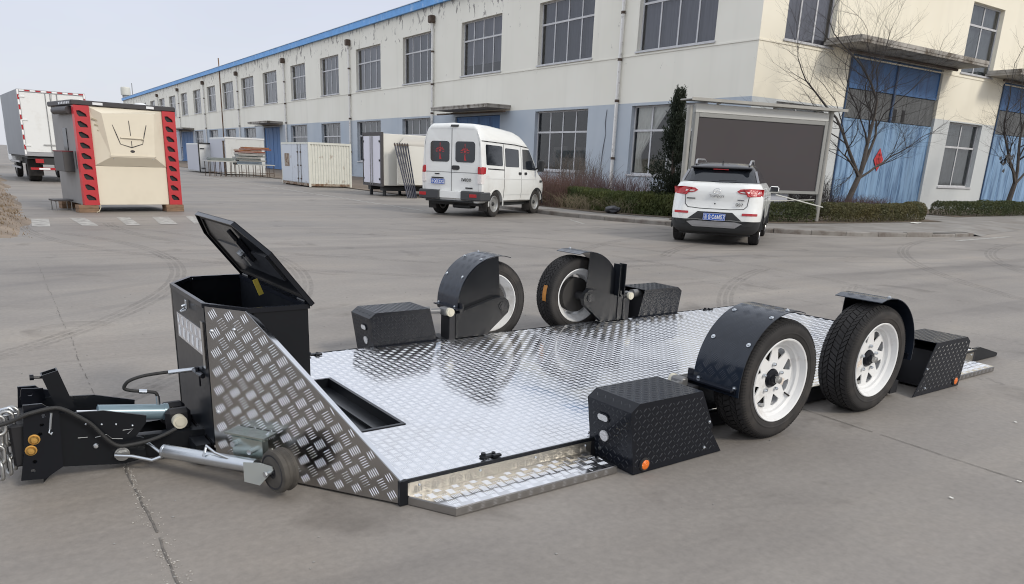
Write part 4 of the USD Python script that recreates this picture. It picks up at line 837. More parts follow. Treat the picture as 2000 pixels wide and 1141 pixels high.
# hydraulic ram
hy = part('hydraulic_ram', tr); a, b = np.array([-1.03,1.19,.262]), np.array([-.735,1.19,.222])
obj('barrel', MB().cyl(a, b, .040, 28), M_cylb, hy, smooth=40)
obj('end_cap', MB().cyl(b, b+unit(b-a)*.02, .043, 28), M_cylb, hy, smooth=40)
obj('rod', MB().cyl(a-unit(b-a)*.09, a, .016, 18), mat('chromed_rod', (.8,.8,.8), .08, 1.0), hy, smooth=40)
obj('clevis', MB().box((-.74,1.10,.13), (-.62,1.16,.25), ch=.02).box((-.74,1.22,.13), (-.62,1.28,.25), ch=.02), M_blki, hy)
obj('clevis_pin', MB().cyl((-.685,1.06,.195), (-.685,1.29,.190), .034, 24).cyl((-.685,1.055,.195), (-.685,1.06,.195), .022, 18), M_greas, hy, smooth=40)
obj('hose', MB().tube(PchipInterpolator(range(9), [(-.755,1.19,.262),(-.755,1.19,.300),(-.762,1.19,.325),(-.80,1.20,.335),(-.86,1.21,.345),(-.90,1.21,.365),(-.885,1.2,.395),(-.80,1.18,.425),(-.60,1.14,.438)])(np.linspace(0,8,60)), .0085, 10), M_hose, hy, smooth=True)
for a_, b_, r_ in (((-.755,1.19,.25),(-.755,1.19,.31),.010),((-.80,1.2,.335),(-.835,1.205,.340),.012),((-.70,1.16,.432),(-.58,1.135,.440),.011)): obj('hose_fitting', MB().cyl(a_, b_, r_, 10), M_zinc, hy)
obj('breather_valve', MB().cyl((-.59,1.10,.445), (-.59,.93,.455), .012, 10).cyl((-.592,1.02,.45), (-.592,1.02,.48), .010, 8).cyl((-.60,.955,.45), (-.60,.955,.40), .005, 6), M_blk, hy)
obj('drawbar_pivot', MB().cyl((-.965,1.03,.088), (-.965,1.16,.088), .034, 20).cyl((-.965,1.024,.088), (-.965,1.03,.088), .026, 18), M_steel, db, smooth=40)
obj('brake_rod', MB().tube([(-1.0,1.015,.093),(-.93,.99,.085),(-.85,.95,.062),(-.79,.93,.085)], .009, 8), M_zinc, db, smooth=True)
obj('cable', MB().tube(PchipInterpolator(range(7), [(-1.62,1.06,.30),(-1.42,1.02,.322),(-1.31,1.00,.362),(-1.22,1.00,.372),(-1.10,1.00,.29),(-.96,1.00,.14),(-.72,.99,.19)])(np.linspace(0,6,60)), .0095, 8), M_hose, db, smooth=True)
# jockey wheel folded against the plate
jk = part('jockey_wheel', tr); o = NN*.125
def onp(s, z, off): return N0*s+NN*off+ZV*z
a, b = onp(1.205,.105,.135), onp(.655,.135,.16)
obj('tube', MB().cyl(a, b, .033, 24), M_zinc, jk, smooth=40)
obj('tube_cap', MB().cyl(a+N0*.012, a, .0345, 24), M_zinc, jk, smooth=40)
obj('handle', MB().tube([a+ZV*.0, a+N0*.04-ZV*.012, a+N0*.10+ZV*.02, a+N0*.20+ZV*.03], .008, 8), M_zinc, jk, smooth=True)
Rj = np.array([N0, ZV, np.cross(N0, ZV)]).T; sgn = 1 if np.dot(np.cross(N0, ZV), NN) > 0 else -1
obj('clamp', MB().box((-.10,-.055,-.02), (.09,.055,.02), Rj, onp(.76,.185,.075), ch=.01).box((-.11,.048,-.05), (.11,.056,.05), Rj, onp(.76,.195,.06)), mat('greenish_zinc', (.45,.50,.47), .25, 1.0, rvar=.1), jk)
for nm_, mb_ in (('clamp_lever', MB().tube([onp(.80,.15,.17), onp(.87,.17,.18), onp(.93,.19,.165), onp(.94,.14,.18)], .007, 6)), ('clamp_bolt', MB().cyl(onp(.72,.18,.09), onp(.72,.18,.13), .012, 10)), ('clamp_bolt', MB().cyl(onp(.82,.20,.09), onp(.82,.20,.12), .014, 10)), ('split_pin', MB().tube([onp(.70,.22,.07), onp(.66,.26,.05)], .006, 6))): obj(nm_, mb_, M_zinc, jk)
wc, wa = onp(.535,.135,.150), unit(N0*.35+NN*.94)
fk = MB()
Ff = np.array([N0, ZV, np.cross(N0, ZV)]).T
fk.prism(Polygon([(.12,-.072),(.12,.022),(.03,.034),(-.035,.028),(-.042,.012),(.035,-.075)]), .006, Ff, onp(.575,.14,.14)+NN*.062)
obj('fork', fk, mat('pale_zinc_fork', (.52,.55,.53), .45, .7), jk)
Fw = frame_of(wa)
obj('tyre', MB().lathe([(.030,.042),(.085,.042),(.097,.035),(.102,.018),(.093,.006),(.093,-.006),(.102,-.018),(.097,-.035),(.085,-.042),(.030,-.042)], 40, Fw, wc), mat('worn_solid_tyre', (.06,.054,.046), .8, var=.3, scale=20), jk, smooth=35)
obj('hub', MB().lathe([(0,.034),(.016,.046),(.018,.040),(.060,.038),(.075,.0425),(.082,.0432),(.082,-.043),(0,-.043)], 30, Fw, wc, closed=False), M_blki, jk, smooth=35)
obj('axle_bolt', MB().cyl(wc-wa*.05, wc+wa*.075, .009, 10).cyl(wc+wa*.072, wc+wa*.08, .014, 6), M_zinc, jk)
# safety chains
ch = part('safety_chain', tr)
def link(c, ax, up, L=.086, W=.050, r=.0085):
    ax, up = unit(ax), unit(up); t = np.linspace(0, 2*math.pi, 20, endpoint=False); s = (L-W)/2
    pts = [np.asarray(c)+up*((W/2)*math.sin(x)+(s if math.sin(x) > 0 else -s))+ax*(W/2)*math.cos(x) for x in t]
    obj('link', MB().tube(pts, r, 7, closed=True), M_steel, ch, smooth=True)
for v, u0, n in ((1.08,-1.400,4),(1.14,-1.375,4),(1.03,-1.435,4)):
    for k in range(n):
        z = .315-k*.068; w = .4*math.sin(k*1.7+v*9)
        link((u0-.008*k+.004*math.sin(k*2.3), v+.004*math.cos(k), max(z, .05)), (math.cos(w+(k % 2)*1.57), math.sin(w+(k % 2)*1.57), 0), (.06*math.sin(k), .05, 1))
obj('shackle', MB().tube([(-1.43,1.10,.335),(-1.415,1.10,.365),(-1.385,1.10,.37),(-1.365,1.10,.345)], .008, 8).cyl((-1.44,1.10,.335), (-1.36,1.10,.34), .007, 8), M_zinc, ch, smooth=True)
# ---------------------------------------------------------------- vehicles
M_car = mat('white_car_paint', (.74,.75,.73), .28, coat=.6, spec=.5, dirt=(.60,.58,.54), dscale=1.2, dlo=.5, dhi=.85)
M_plast = mat('black_trim_plastic', (.020,.021,.022), .55)
M_cglass = mat('dark_car_glass', (.010,.012,.015), .06, spec=.8)
M_red = mat('red_lamp_lens', (.36,.012,.016), .15, spec=.7, bump=.4, bscale=90)
M_lampw = mat('white_lamp_lens', (.70,.66,.64), .15, spec=.7, bump=.5, bscale=90)
M_chrome = mat('chrome_trim', (.75,.75,.76), .12, 1.0)
M_plate = mat('blue_number_plate', (.015,.09,.42), .4)
M_pl_w = mat('white_plate_print', (.80,.80,.80), .5)
M_seam = mat('panel_gap', (.03,.03,.03), .8)
M_silver = mat('silver_paint', (.36,.36,.37), .35, .6)
SIDE = np.array([[1,0,0],[0,0,-1],[0,1,0]]).astype(float)
def to_rear(mb, x, y, z, tilt=0.0):
    """flat artwork (a right, b up) set on a face that looks along -x"""
    Rr = np.array([(0,-1.0,0),(0,0,1.0),(-1.0,0,0)]).T
    return mb.xf(ry(tilt)@Rr, (x, y, z))
def road_wheel(parent, x, y, R, w, out, M_rim, rr=.62, spokes=0, name='wheel'):
    """out = -1 for the right side, +1 for the left"""
    g = part(name, parent); Rm = rx(math.pi/2 if out < 0 else -math.pi/2)
    obj('tyre', MB().lathe([(R*rr,-w*.42),(R*.82,-w*.5),(R*.95,-w*.46),(R,-w*.36),(R,w*.36),(R*.95,w*.46),(R*.82,w*.5),(R*rr,w*.42)], 48, Rm, (x,y,R)), M_rub, g, smooth=40)
    m = MB()
    for k in range(40):
        t = k*2*math.pi/40
        for z0, z1 in ((-.36,-.14),(-.10,.10),(.14,.36)):
            d = .055; V = [(r*math.cos(t+s), r*math.sin(t+s), z*w) for r in (R*.995, R*1.012) for s in (-d, d) for z in (z0, z1)]
            m.add(V, [[4,5,7,6],[0,2,6,4],[1,5,7,3],[0,4,5,1],[2,3,7,6]])
    obj('tread', m.xf(Rm, (x,y,R)), M_rub2, g)
    ri = R*rr
    obj('rim', MB().lathe([(ri*1.03,w*.44),(ri*.97,w*.47),(ri*.9,w*.36),(ri*.82,w*.15),(ri*.80,-w*.4),(ri*1.0,-w*.42)], 40, Rm, (x,y,R)), M_rim, g, smooth=40)
    disc = Point(0,0).buffer(ri*.86, 16)
    if spokes:
        for k in range(spokes):
            t = k*360/spokes; disc = disc.difference(affinity.rotate(Polygon([(ri*.30,-ri*.07),(ri*.78,-ri*.22),(ri*.78,ri*.22),(ri*.30,ri*.07)]).buffer(ri*.02), t, origin=(0,0)))
    obj('rim_disc', MB().prism(disc, w*.08, t=(0,0,w*.12)).xf(Rm, (x,y,R)), M_rim, g)
    obj('rim_back', MB().lathe([(0,w*.02),(ri*.80,w*.02),(ri*.80,-.02*w),(0,-.02*w)], 24, Rm, (x,y,R), closed=False), M_plast, g)
    obj('hub', MB().lathe([(0,w*.40),(ri*.16,w*.40),(ri*.24,w*.30),(ri*.28,w*.2),(0,w*.2)], 20, Rm, (x,y,R), closed=False), M_plast if not spokes else M_chrome, g, smooth=40)
def arch(parent, x, sg, y, z, r0, r1, d, m, a0=-8, a1=188):
    t = np.radians(np.linspace(a0, a1, 30)); prs = [[(x+r*math.cos(q), y+sg*dd, z+r*math.sin(q)) for r, dd in ((r0,0),(r1,0),(r1,d),(r0,d))] for q in t]
    k = loft(prs); obj('wheel_arch', (k.vertices, k.faces), m, parent, smooth=40)
def plate_cn(parent, x, y, z, label, tilt=0.0):
    g = part('number_plate', parent)
    obj('plate', to_rear(MB().prism(rrect(.46,.145,.012), .006), x, y, z, tilt), M_plate, g)
    t = text(label, .083, .002); b = t.bounds; t.apply_scale([.34/(b[1][0]-b[0][0]), 1, 1]); b = t.bounds; t.apply_translation([.215-b[1][0], -.042, .0065])
    m = MB().tm(t)
    for a, b_, c, d in ((-.205,.028,-.145,.036),(-.198,.012,-.152,.019),(-.205,-.004,-.145,.003),(-.178,-.004,-.171,.028),(-.198,-.044,-.191,-.010),(-.159,-.044,-.152,-.010),(-.198,-.017,-.152,-.010),(-.198,-.031,-.152,-.025),(-.198,-.047,-.152,-.040)): m.box((a,b_,.0065), (c,d,.0085))
    obj('characters', to_rear(m, x, y, z, tilt), M_pl_w, g)
    obj('border', to_rear(MB().prism(rrect(.452,.137,.010).difference(rrect(.442,.127,.008)), .002, t=(0,0,.0062)), x, y, z, tilt), M_pl_w, g)

# ---- the van
van = thing('white_van', 'white high roof van with red charms in its dark rear windows', 'van', (10.966,19.646,0), .496)
prof = np.array([(0,2.40),(.03,2.47),(.10,2.525),(.8,2.515),(1.5,2.47),(2.2,2.415),(2.45,2.35),(2.62,2.26),(2.95,2.02),(3.3,1.62),(3.58,1.28),(3.75,1.19),(4.0,1.07),(4.14,.95),(4.22,.82),(4.25,.70)])
def vw(z): return np.interp(z, [.38,.45,.8,1.2,1.5,2.06,2.10,2.5], [.96,1.0,1.03,1.025,1.0,.955,.945,.80])
def vp(x): return np.interp(x, [0,.04,.12,3.3,3.9,4.15,4.25], [.965,.99,1,1,.95,.88,.80])
xs = np.unique(np.concatenate([prof[:,0], np.linspace(.3,4.1,20)]))
tl = [0,.03,.10,.2,.3,.4,.5,.6,.7,.78,.835,.85,.90,.95,.98,1.0]; cr_ = [.94,1,1,1,1,1,1,1,1,1,1,1,1,.985,.95,.86]
secs = []
for x in xs:
    zr = np.interp(x, prof[:,0], prof[:,1]); zb = .40; half = []
    for t, c in zip(tl, cr_):
        z = zb+(zr-zb)*t; half.append((vw(z)*vp(x)*c, z))
    ring = [(x, 0, zb)]+[(x, -y, z) for y, z in half]+[(x, 0, zr+.025)]+[(x, y, z) for y, z in reversed(half)]
    secs.append(ring)
vb = loft(secs); vman = man_of(vb)
def cylm(x, z, r, y0, y1): return manifold3d.Manifold.cylinder(y1-y0, r, r, 48).rotate([-90,0,0]).translate([x,y0,z])
for x in (.806, 3.47):
    for y0, y1 in ((-1.3,-.62),(.62,1.3)): vman = vman-cylm(x, .37, .43, y0, y1)
vb = mesh_of(vman); obj('body', (vb.vertices, vb.faces), M_car, van, smooth=28)
obj('underbody', MB().box((.25,-.85,.30), (4.0,.85,.42)).cyl((.81,-.8,.36), (.81,.8,.36), .07, 12).ball((.81,0,.36), .15, 2).box((.2,-.5,.22), (.6,.1,.34), ch=.04), M_plast, van)
for x in (.806, 3.47):
    for sg in (-1, 1):
        arch(van, x, sg, sg*1.012, .37, .40, .44, .022, M_car if x < 2 else M_plast)
        road_wheel(van, x, sg*.88, .365, .20, sg, mat('dull_silver_rim', (.42,.42,.41), .4, .7), .62, 0)
M_steelw = mat('dull_silver_rim', (.42,.42,.41), .4, .7)
Yn = (0,1.0,0)
def side(poly, m, name, sg=-1, out=.006, deep=.02, parent=van, body=None, **k):
    st = (0, sg*3.0, 0); d = (0, -sg*1.0, 0)
    return obj(name, conform(poly, body if body is not None else vb, st, (1,0,0), (0,0,1), d, out, deep, **k), m, parent)
def rear(poly, m, name, out=.006, deep=.02, parent=van, body=None, **k):
    return obj(name, conform(poly, body if body is not None else vb, (-2.0,0,0), (0,1,0), (0,0,1), (1.0,0,0), out, deep, **k), m, parent)
for sg in (-1, 1):
    side(Polygon([(.24,1.45),(1.20,1.43),(1.20,1.98),(.24,2.0)]).buffer(-.05).buffer(.05), M_cglass, 'window', sg)
    side(Polygon([(1.36,1.42),(2.22,1.41),(2.22,1.92),(1.36,1.94)]).buffer(-.05).buffer(.05), M_cglass, 'window', sg)
    side(Polygon([(2.46,1.36),(3.36,1.33),(3.30,1.45),(2.92,1.93),(2.46,1.94)]).buffer(-.02).buffer(.02), M_cglass, 'window', sg)
    side(LineString([(1.27,2.04),(1.29,1.3),(1.27,.44)]).buffer(.012, cap_style=2), M_seam, 'door_gap', sg, out=.003)
    side(LineString([(2.36,2.0),(2.38,1.3),(2.40,.44)]).buffer(.006, cap_style=2), M_seam, 'door_gap', sg, out=.003)
    side(LineString([(.32,1.345),(1.28,1.325)]).buffer(.016, cap_style=2), M_seam, 'sliding_rail', sg, out=.004)
    side(LineString([(0.06,2.085),(2.0,2.05),(2.92,1.99)]).buffer(.013, cap_style=2), M_seam, 'roof_gutter', sg, out=.008)
    side(LineString([(.3,1.08),(3.5,1.06)]).buffer(.007, cap_style=2), mat('body_crease', (.55,.56,.55), .4), 'crease', sg, out=.005)
    side(LineString([(1.3,.62),(3.0,.62)]).buffer(.007, cap_style=2), mat('body_crease', (.55,.56,.55), .4), 'crease', sg, out=.005)
    for x in (2.26, 2.64): side(rrect(.15,.075,.03,x,1.235), M_plast, 'handle', sg, out=.022)
    side(rrect(.20,.07,.02,3.80,1.0), M_plast, 'side_indicator', sg, out=.012)
    obj('mirror', MB().cbox((3.30,sg*1.22,1.48), (.10,.20,.34), ch=.03).bar((3.33,sg*.98,1.36), (3.31,sg*1.15,1.42), .04, .04), M_plast, van)
    obj('mud_flap', MB().cbox((2.98,sg*.88,.24), (.02,.24,.22)), M_rub, van)
    obj('mud_flap', MB().cbox((.34,sg*.86,.30), (.02,.26,.26)), M_rub, van)
for k, (y, nm) in enumerate(((.395,'left'),(-.445,'right'))):
    rear(rrect(.64,.56,.09,y,1.775), M_cglass, 'rear_window', out=.008)
    cx, cz = (.39,1.80) if k == 0 else (-.44,1.78)
    dia = lambda r: Polygon([(cx,cz+r),(cx+r*.85,cz),(cx,cz-r),(cx-r*.85,cz)])
    ring = lambda x, z, r, t: Point(x,z).buffer(r).difference(Point(x,z).buffer(r-t))
    kn = unary_union([dia(.10).difference(dia(.062)), dia(.045), ring(cx-.105,cz+.005,.042,.020), ring(cx+.105,cz+.005,.042,.020), ring(cx-.06,cz+.07,.032,.016), ring(cx+.06,cz+.07,.032,.016), ring(cx,cz+.115,.034,.016), sbox(cx-.006,cz+.14,cx+.006,cz+.215), sbox(cx-.014,cz-.14,cx+.014,cz-.09)]+[LineString([(cx+.006*k,cz-.13),(cx+.016*k-.012,cz-.235)]).buffer(.005) for k in (-2,-1,0,1,2)])
    rear(kn, mat('red_knot_charm', (.44,.04,.045), .7), 'knot_charm', out=.013, deep=.002)
rear(LineString([(.0,2.40),(.0,.70)]).buffer(.008, cap_style=2), M_seam, 'door_gap', out=.003)
rear(unary_union([LineString([(.90,.72),(.90,2.0),(.78,2.38),(-.80,2.38),(-.90,2.0),(-.90,.70),(.90,.72)]).buffer(.007)]), M_seam, 'door_gap', out=.003)
rear(LineString([(.88,1.215),(-.88,1.215)]).buffer(.006, cap_style=2), M_seam, 'door_crease', out=.003)
rear(rrect(.26,.12,.055,-.14,1.345), M_plast, 'rear_handle', out=.02)
rear(rrect(.24,.06,.01,-.085,2.47), M_plast, 'brake_lamp', out=.03, deep=.05)
for sg in (-1, 1):
    rear(rrect(.15,.20,.03,sg*.95,1.29), M_red, 'tail_lamp', out=.02, deep=.10); rear(rrect(.15,.25,.03,sg*.95,1.06), M_lampw, 'tail_lamp', out=.02, deep=.10)
    side(rrect(.10,.20,.02,.05,1.29), M_red, 'tail_lamp_side', sg, out=.008); side(rrect(.10,.25,.02,.05,1.06), M_lampw, 'tail_lamp_side', sg, out=.008)
bm = [(.36,1.06),(-1.06,-.36)]
for a, b in bm: obj('bumper_end', MB().box((-.10,a,.46), (.10,b,.72), ch=.03).box((-.07,(b-.10) if b > 0 else a-.02,.46), (.42,(b+.02) if b > 0 else a+.10,.70), ch=.03), mat('grey_bumper_plastic', (.045,.047,.05), .6), van)
obj('bumper_step', MB().box((-.07,-.36,.50), (.10,.36,.70), ch=.01), M_car, van)
for y in (.92,-.78): obj('fog_lamp', MB().box((-.108,y-.12,.55), (-.098,y+.12,.64), ch=.004), M_red, van)
obj('tow_bar', MB().cyl((-.02,-.75,.42), (-.02,.85,.42), .03, 10), M_plast, van)
plate_cn(van, -.022, .46, .95, 'Q0E1X1')
obj('plate_lamp', to_rear(MB().prism(rrect(.40,.035,.01), .02), -.012, .46, 1.05), M_plast, van)
t = text('IVECO', .075, .006); b = t.bounds; m = MB().tm(t); obj('lettering', to_rear(m.xf(None, (-(b[0][0]+b[1][0])/2,0,0)), -.012, -.50, .985), M_plast, van, kind=None)
obj('badge', to_rear(MB().box((-.12,-.018,0), (.12,.018,.006)), -.015, -.60, .80), M_plast, van); obj('badge', to_rear(MB().box((-.08,-.014,0), (.08,.014,.006)), -.012, .48, 1.16), M_plast, van)
# ---- the SUV
suv = thing('white_suv', 'white SUV with black roof parked at the kerb before the board', 'car', (12.674,11.292,0), .628)
LV = [(.24,.16,4.42,.80,.30),(.34,.05,4.56,.90,.30),(.45,.01,4.62,.925,.30),(.535,.0,4.64,.935,.30),(.66,.01,4.64,.945,.30),(.80,.05,4.62,.945,.30),(.92,.065,4.55,.942,.32),(1.02,.065,4.40,.935,.34),(1.10,.07,4.1,.925,.36),(1.20,.10,3.75,.895,.38),(1.30,.19,3.40,.835,.36)]
CV = [(1.285,.20,3.42,.822,.34),(1.40,.29,3.15,.775,.32),(1.50,.37,2.88,.73,.32),(1.575,.44,2.66,.69,.32),(1.63,.50,2.45,.645,.32),(1.665,.62,2.30,.59,.35),(1.69,.80,2.10,.50,.35),(1.70,1.1,1.8,.32,.2)]
def plan(z, a, b, w, r, n=10):
    r = min(r, w*.95, (b-a)*.45); pts = []
    for cx, cy, t0 in ((a+r,-w+r,180),(b-r*1.3,-w+r,270),(b-r*1.3,w-r,0),(a+r,w-r,90)):
        for k in range(n+1):
            t = math.radians(t0+90*k/n); sx = r*1.3 if cx > (a+b)/2 else r; pts.append((cx+sx*math.cos(t), cy+r*math.sin(t), z))
    bulge = []
    for x, y, zz in pts:                               # slightly bowed tail
        bulge.append((x+(.05*(y/w)**2 if x < a+r+.01 else 0), y, zz))
    return bulge
def zl(L): 
    L = np.array(L); z = np.unique(np.concatenate([L[:,0], np.linspace(L[0,0], L[-1,0], 26)])); C = PchipInterpolator(L[:,0], L[:,1:]); return [plan(q, *C(q)) for q in z]
sb = loft(zl(LV)); sm = man_of(sb)
for x in (.884, 3.61):
    for y0, y1 in ((-1.3,-.58),(.58,1.3)): sm = sm-cylm(x, .36, .41, y0, y1)
sb_full = mesh_of(sm)
low = sm.trim_by_plane([0,0,-1.0], -.528); up = sm.trim_by_plane([0,0,1.0], .528)
ub, lb = mesh_of(up), mesh_of(low)
obj('body', (ub.vertices, ub.faces), M_car, suv, smooth=30); obj('lower_cladding', (lb.vertices, lb.faces), M_plast, suv, smooth=30)
scab = loft(zl(CV)); obj('cabin', (scab.vertices, scab.faces), mat('gloss_black_cabin', (.012,.012,.014), .10, spec=.6), suv, smooth=30)
both = trimesh.util.concatenate([sb_full, scab])
K = dict(parent=suv, body=both)
obj('roof_skin', MB().tm(loft(zl([(1.60,.40,2.5,.65,.30),(1.66,.52,2.34,.615,.32),(1.695,.70,2.15,.52,.35),(1.712,1.1,1.8,.34,.2)]))), mat('black_roof_paint', (.016,.016,.018), .25, coat=.4), suv, smooth=30)
obj('spoiler', MB().box((.34,-.64,1.575), (.70,.64,1.615), ch=.018), mat('black_roof_paint', (.016,.016,.018), .25), suv)
obj('high_brake_lamp', MB().box((.352,-.16,1.553), (.40,.16,1.573), ch=.004), M_red, suv)
rear(Polygon([(.63,1.545),(-.63,1.545),(-.72,1.31),(.72,1.31)]).buffer(-.03).buffer(.03), M_cglass, 'rear_window', out=.010, **K)
for sg in (-1, 1):
    rear(LineString([(sg*.70,1.545),(sg*.79,1.315)]).buffer(.022, cap_style=2), M_silver, 'pillar_trim', out=.012, **K)
    lamp = Polygon([(sg*.40,1.13),(sg*.47,1.175),(sg*.70,1.195),(sg*.93,1.185),(sg*.925,1.03),(sg*.80,1.04),(sg*.62,1.07),(sg*.46,1.09)])
    rear(lamp, M_red, 'tail_lamp', out=.012, **K)
    rear(Polygon([(sg*.46,1.125),(sg*.66,1.135),(sg*.66,1.095),(sg*.50,1.105)]), M_lampw, 'reversing_lamp', out=.016, deep=.004, **K)
    side(Polygon([(.06,1.185),(.34,1.165),(.26,1.04),(.06,1.03)]), M_red, 'tail_lamp_side', sg, out=.010, **K)
    rear(rrect(.31,.05,.015,sg*.71,.668), M_red, 'reflector', out=.010, **K)
    ex = Polygon([(sg*.52,.495),(sg*.86,.515),(sg*.80,.43),(sg*.60,.425)])
    rear(ex.difference(ex.buffer(-.018)), M_chrome, 'exhaust_trim', out=.014, **K)
    obj('roof_rail', MB().tube([(.62,sg*.56,1.66),(.70,sg*.57,1.735),(.85,sg*.57,1.755),(1.9,sg*.55,1.77),(2.2,sg*.54,1.70)], .022, 8), M_silver, suv, smooth=True)
    obj('mirror', MB().cbox((2.95,sg*1.04,1.16), (.14,.22,.15), ch=.04).bar((2.98,sg*.86,1.10), (2.96,sg*.98,1.13), .05, .04), M_car if sg > 0 else M_car, suv)
    obj('mirror_glass', MB().cbox((2.876,sg*1.04,1.16), (.008,.18,.11), ch=.003), M_cglass, suv)
    for x in (1.35, 2.35): side(rrect(.20,.03,.012,x,1.0), M_chrome, 'door_handle', sg, out=.025, **K)
    side(LineString([(1.22,1.22),(1.20,.9),(1.38,.50)]).buffer(.006), M_seam, 'door_gap', sg, out=.003, **K); side(LineString([(2.2,1.25),(2.2,.45)]).buffer(.006), M_seam, 'door_gap', sg, out=.003, **K)
    for x in (.884, 3.61):
        arch(suv, x, sg, sg*.925, .36, .38, .43, .035, M_plast)
        road_wheel(suv, x, sg*.815, .355, .23, sg, M_silver, .68, 5)
rear(Polygon([(.56,.535),(.44,.63),(.36,.695),(-.36,.695),(-.44,.63),(-.56,.535)]), M_plast, 'plate_recess', out=.006, **K)
rear(Polygon([(.58,.475),(.42,.50),(-.42,.50),(-.58,.475),(-.44,.375),(.44,.375)]), M_silver, 'skid_plate', out=.014, **K)
rear(LineString([(.66,1.02),(.64,.84),(.58,.775),(.3,.755),(-.3,.755),(-.58,.775),(-.64,.84),(-.66,1.02)]).buffer(.007), M_seam, 'hatch_gap', out=.003, **K)
plate_cn(suv, -.018, .0, .595, 'G C6M57')
lg = part('emblem', suv)
obj('ring', to_rear(MB().tube([(.075*math.cos(t), .057*math.sin(t), .008) for t in np.linspace(0.15, 2*math.pi-.35, 40)], .008, 6).tube([(-.045,-.012,.008),(.0,.012,.008),(.04,.004,.008),(.066,-.02,.008)], .008, 6), .058, .0, 1.12), M_chrome, lg, smooth=True)
t = text('Trumpchi', .05, .006); b = t.bounds; obj('lettering', to_rear(MB().tm(t).xf(None, (-(b[0][0]+b[1][0])/2,0,0)), .058, .0, 1.0), M_chrome, suv)
t = text('GS7', .055, .006); b = t.bounds; obj('badge', to_rear(MB().tm(t).xf(None, (-(b[0][0]+b[1][0])/2,0,0)), .054, -.48, .835), M_plast, suv)
obj('badge', to_rear(MB().box((-.07,-.012,0), (.07,.012,.005)), .058, -.50, .955), M_chrome, suv); obj('badge', to_rear(MB().box((-.09,-.012,0), (.09,.012,.005)), .062, .53, .955), M_plast, suv)
obj('hatch_button', to_rear(MB().cyl((0,0,0), (0,0,.006), .016, 12), .045, .02, .865), M_plast, suv)
obj('wiper', MB().bar((.175,.0,1.335), (.195,-.36,1.345), .018, .014), M_plast, suv)
obj('antenna', MB().cyl((.62,0,1.68), (.60,0,1.75), .012, 8), M_plast, suv)
obj('underbody', MB().box((.35,-.75,.20), (4.2,.75,.27)).cyl((.2,.4,.28), (.55,.4,.30), .05, 10), M_plast, suv)

# ---- the camper body on wooden blocks
CA = .18
cp = thing('camper_pod', 'cream camper pod with perforated red corner bands standing on timber blocks', 'camper', (1.782,21.079,0), CA)
M_crm = mat('cream_pod_panel', (.66,.60,.48), .42, coat=.2, var=.05, scale=1.5, dirt=(.58,.52,.41), dscale=1.5, dlo=.5, dhi=.8)
M_redb = mat('red_corner_band', (.42,.022,.028), .4, coat=.2)
M_podg = mat('pod_grey_side', (.21,.205,.20), .5, var=.12, scale=1.5)
M_drk = mat('pod_dark_trim', (.035,.032,.034), .5)
W_, D_ = 2.28, 1.9
obj('shell', MB().box((.03,.045,.18), (W_-.03,D_,2.42)), M_podg, cp)
obj('lower_panel', MB().box((.32,.0,.175), (W_-.30,.044,1.08), ch=.006), M_crm, cp)
V = np.array([(.32,0,1.085),(W_-.29,0,1.085),(W_-.29,0,2.41),(.32,0,2.41),(.66,-.2,1.30),(1.66,-.2,1.30),(1.72,-.2,2.33),(.54,-.2,2.27)])
obj('raised_panel', MB().add(V, [[4,5,6,7],[0,1,5,4],[1,2,6,5],[2,3,7,6],[3,0,4,7]]), M_crm, cp)
obj('panel_lip', MB().box((.63,-.212,1.325), (1.70,-.198,1.345)), M_crm, cp)
em = part('emblem', cp); Z = lambda pts: [(x, -.203, z) for x, z in pts]
for nm, pts in (('left_arm', [(.75,2.03),(.82,1.82),(.89,1.60)]), ('jaw', [(.89,1.60),(1.14,1.53),(1.40,1.62)]), ('right_arm', [(1.40,1.62),(1.46,1.85),(1.52,2.06)]), ('stem', [(1.125,2.14),(1.14,1.80)]), ('foot', [(1.145,1.68),(1.145,1.55)])):
    obj(nm, MB().tube(Z(pts), [.006]+[.012]*(len(pts)-2)+[.008] if len(pts) > 2 else .008, 6), M_drk, em)
obj('handle', MB().tube([(.90,-.215,1.75),(1.15,-.225,1.745),(1.40,-.215,1.735)], .016, 8).ball((1.40,-.215,1.735), .03, 1), mat('pale_handle', (.58,.52,.40), .4), cp, smooth=40)
for x, z in ((.30,2.36),(W_-.27,2.37),(.05,2.36),(.3,.22),(W_-.26,.22)): obj('band_bolt', MB().ball((x,-.008,z), .016, 1), M_zinc, cp)
obj('oval_badge', MB().lathe([(0,.006),(.05,.004),(.055,0)], 20, rx(math.pi/2)@np.diag([1,.6,1]), (1.15,-.200,1.44), closed=False), M_drk, cp)
for x, z in ((.72,1.27),(1.62,1.27)): obj('bolt', MB().ball((x,-.165,z), .014, 1), M_zinc, cp)
obj('vent_hatch', MB().box((.42,-.06,1.28), (.54,-.03,1.44), ch=.008), mat('pale_hatch', (.72,.66,.5), .5), cp)
for k in range(6):                                   # louvre slots on both chamfers
    z = 2.15-.13*k; a = .36+.045*k
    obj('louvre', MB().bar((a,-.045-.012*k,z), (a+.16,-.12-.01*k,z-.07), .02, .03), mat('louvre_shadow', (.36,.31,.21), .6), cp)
    obj('louvre', MB().bar((W_-a-.0,-.045-.012*k,z), (W_-a-.14,-.12-.01*k,z-.06), .02, .03), mat('louvre_pale', (.58,.51,.37), .6), cp)
